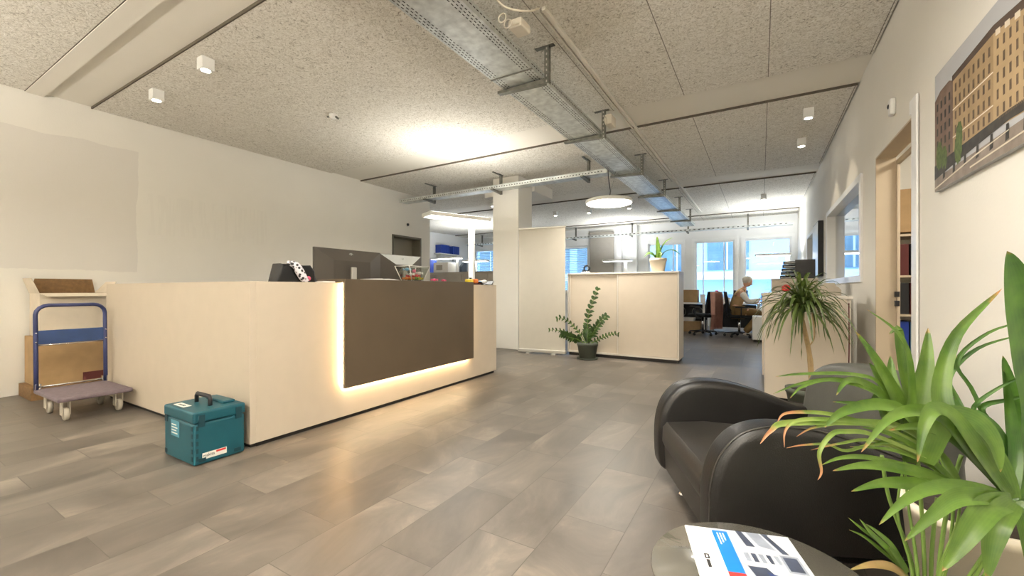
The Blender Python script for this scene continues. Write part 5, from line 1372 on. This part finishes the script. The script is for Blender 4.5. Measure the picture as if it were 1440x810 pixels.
# ---- the office behind the pillar
t = thing('sideboard', 'grey-beige cabinet row seen behind the reception counter and floor lamp', 'cabinet', (-5.75, 7.85, 0))
bm = B(); box(bm, -1.6, 1.35, -.2, .2, .05, 1.44, .003); obj('body', bm, M['grey_p'], t)
bm = B(); box(bm, -1.61, 1.36, -.21, .21, 1.4405, 1.47, .003); obj('top', bm, M['grey_p'], t)
for k in range(4):
    x0 = -1.59 + k * .735; bm = B(); box(bm, x0, x0 + .72, -.216, -.2005, .08, 1.42, .002); obj('door', bm, M['grey_p'], t)
bm = B(); box(bm, -1.57, 1.32, -.18, .18, 0, .05); obj('plinth', bm, M['dark_edge'], t)
for k in range(3):
    bm = B(); box(bm, -.04, .04, -.14, .14, 0, .33, .003); o = obj('file_binder', bm, M['blue_b'], None, loc=(-7.14 + k * .085, 7.86, 1.471)); tag(o, 'blue binder on the grey-beige cabinet row, in the group by the white printer', 'binder', 'blue binders beside the printer')
t = thing('printer', 'white upright printer on the grey-beige cabinet row under a desk lamp', 'printer', (-6.55, 7.86, 1.471))
bm = B(); box(bm, -.22, .22, -.15, .15, 0, .24, .01); obj('body', bm, M['white'], t)
bm = B(); box(bm, -.12, .06, -.165, -.149, .06, .18, .003); obj('paper_slot', bm, M['grey_p'], t)
t = thing('desk_lamp', 'white desk lamp with a long flat head above the printer', 'desk lamp', (-6.25, 7.98, 1.471))
bm = B(); box(bm, -.03, .03, -.02, .02, 0, .34, .004); obj('post', bm, M['lamp_w'], t)
bm = B(); box(bm, -.85, .1, -.1, .1, .34, .375, .006); obj('head', bm, M['lamp_w'], t)
bm = B(); box(bm, -.83, .08, -.08, .08, .336, .3395); obj('diffuser', bm, M['lampglow2'], t)
t = thing('desk_tray_set', 'dark upright magazine holders on the grey-beige cabinet row', 'magazine holder', (-5.85, 7.86, 1.471))
for k, (x, h_) in enumerate([(-.14, .22), (.10, .27)]):
    bm = B(); prism(bm, [(-.1, 0), (.1, 0), (.1, h_), (0, h_), (-.1, h_ * .6)], 'y', -.1, .1); bmesh.ops.rotate(bm, verts=bm.verts[:], cent=(0, 0, 0), matrix=Matrix.Rotation(PI / 2, 3, 'Z')); bmesh.ops.translate(bm, verts=bm.verts[:], vec=(x, 0, 0)); 
    for v in bm.verts: v.co.x = x + (v.co.x - x) * .35
    obj('holder', bm, mat('slate_plastic', '46566A', .5) if k == 0 else bpy.data.materials['slate_plastic'], t)
# binders on a wall shelf at the far left wall
t = thing('wall_shelf', 'small shelf high on the pale far wall carrying blue binders', 'shelf', (XFL, 12.0, 2.33))
bm = B(); box(bm, .001, .3, -.6, .6, 0, .03, .002); obj('board', bm, M['white'], t)
for y in (-.45, .45):
    bm = B(); prism(bm, [(.002, -.2), (.002, -.001), (.22, -.001), (.20, -.02), (.02, -.2)], 'y', y - .01, y + .01); obj('shelf_bracket', bm, M['alu'], t)
for k in range(11):
    if k in (5, 6): continue
    bm = B(); box(bm, 0, .27, -.036, .036, 0, .30, .002); o = obj('file_binder', bm, M['blue_b'], None, loc=(XFL + .012, 11.52 + k * .096, 2.3605)); tag(o, 'blue binder standing on the small high wall shelf', 'binder', 'blue binders on the high wall shelf')
bm = B(); box(bm, XFL + .5, -7.4, 10.2, 10.24, 0, 1.2, .004); t = tag(obj('screen_divider', bm, M['beige_b']), 'low beige screen standing in the left rear office', 'screen')
# ------------------------------------------------------------------ light
wd = bpy.data.worlds.new('world'); SC.world = wd; wd.use_nodes = True
nt = wd.node_tree; bg = nt.nodes['Background']
bg.inputs['Color'].default_value = (.66, .82, 1, 1); bg.inputs['Strength'].default_value = 4.2
for i, (x0, x1, z0, z1) in enumerate(wins):
    o = light('window_portal', 'AREA', ((x0 + x1) / 2, YB + .24, (z0 + z1) / 2), 1, (1, 1, 1), (-PI / 2, 0, 0), shape='RECTANGLE', size=x1 - x0, size_y=z1 - z0)
    o.data.cycles.is_portal = True
# made-up lamps of the same kinds, added to brighten the rooms
pendant(-.8, 1.45, 2.75, 'added fill pendant lamp hanging out of view in front of the armchair', pw=48, zt=ZC)
pendant(-3.6, -1.2, 2.55, 'added fill pendant lamp hanging out of view in the patched wall corner', pw=25, zt=ZC)
pendant(1.95, 4.0, 2.6, 'added fill pendant lamp in the room beyond the doorway', pw=22, zt=3.24)
standing_lamp('added fill standing lamp out of view in the corner behind the side table', (.35, -1.4, 0), 0, 2.0, .85, 300, (1, .95, .88), mx=-.2)
standing_lamp('added fill standing lamp out of view by the patched wall', (-5.2, -1.6, 0), 0, 2.0, .85, 110, (1, .95, .88))
standing_lamp('added fill standing lamp in the far rear office', (-7.6, 10.6, 0), 0, 1.95, .85, 45)
SC.view_settings.view_transform = 'Standard'; SC.view_settings.look = 'None'
SC.view_settings.exposure = 0.42; SC.view_settings.gamma = 1.0; SC.view_settings.use_curve_mapping = False
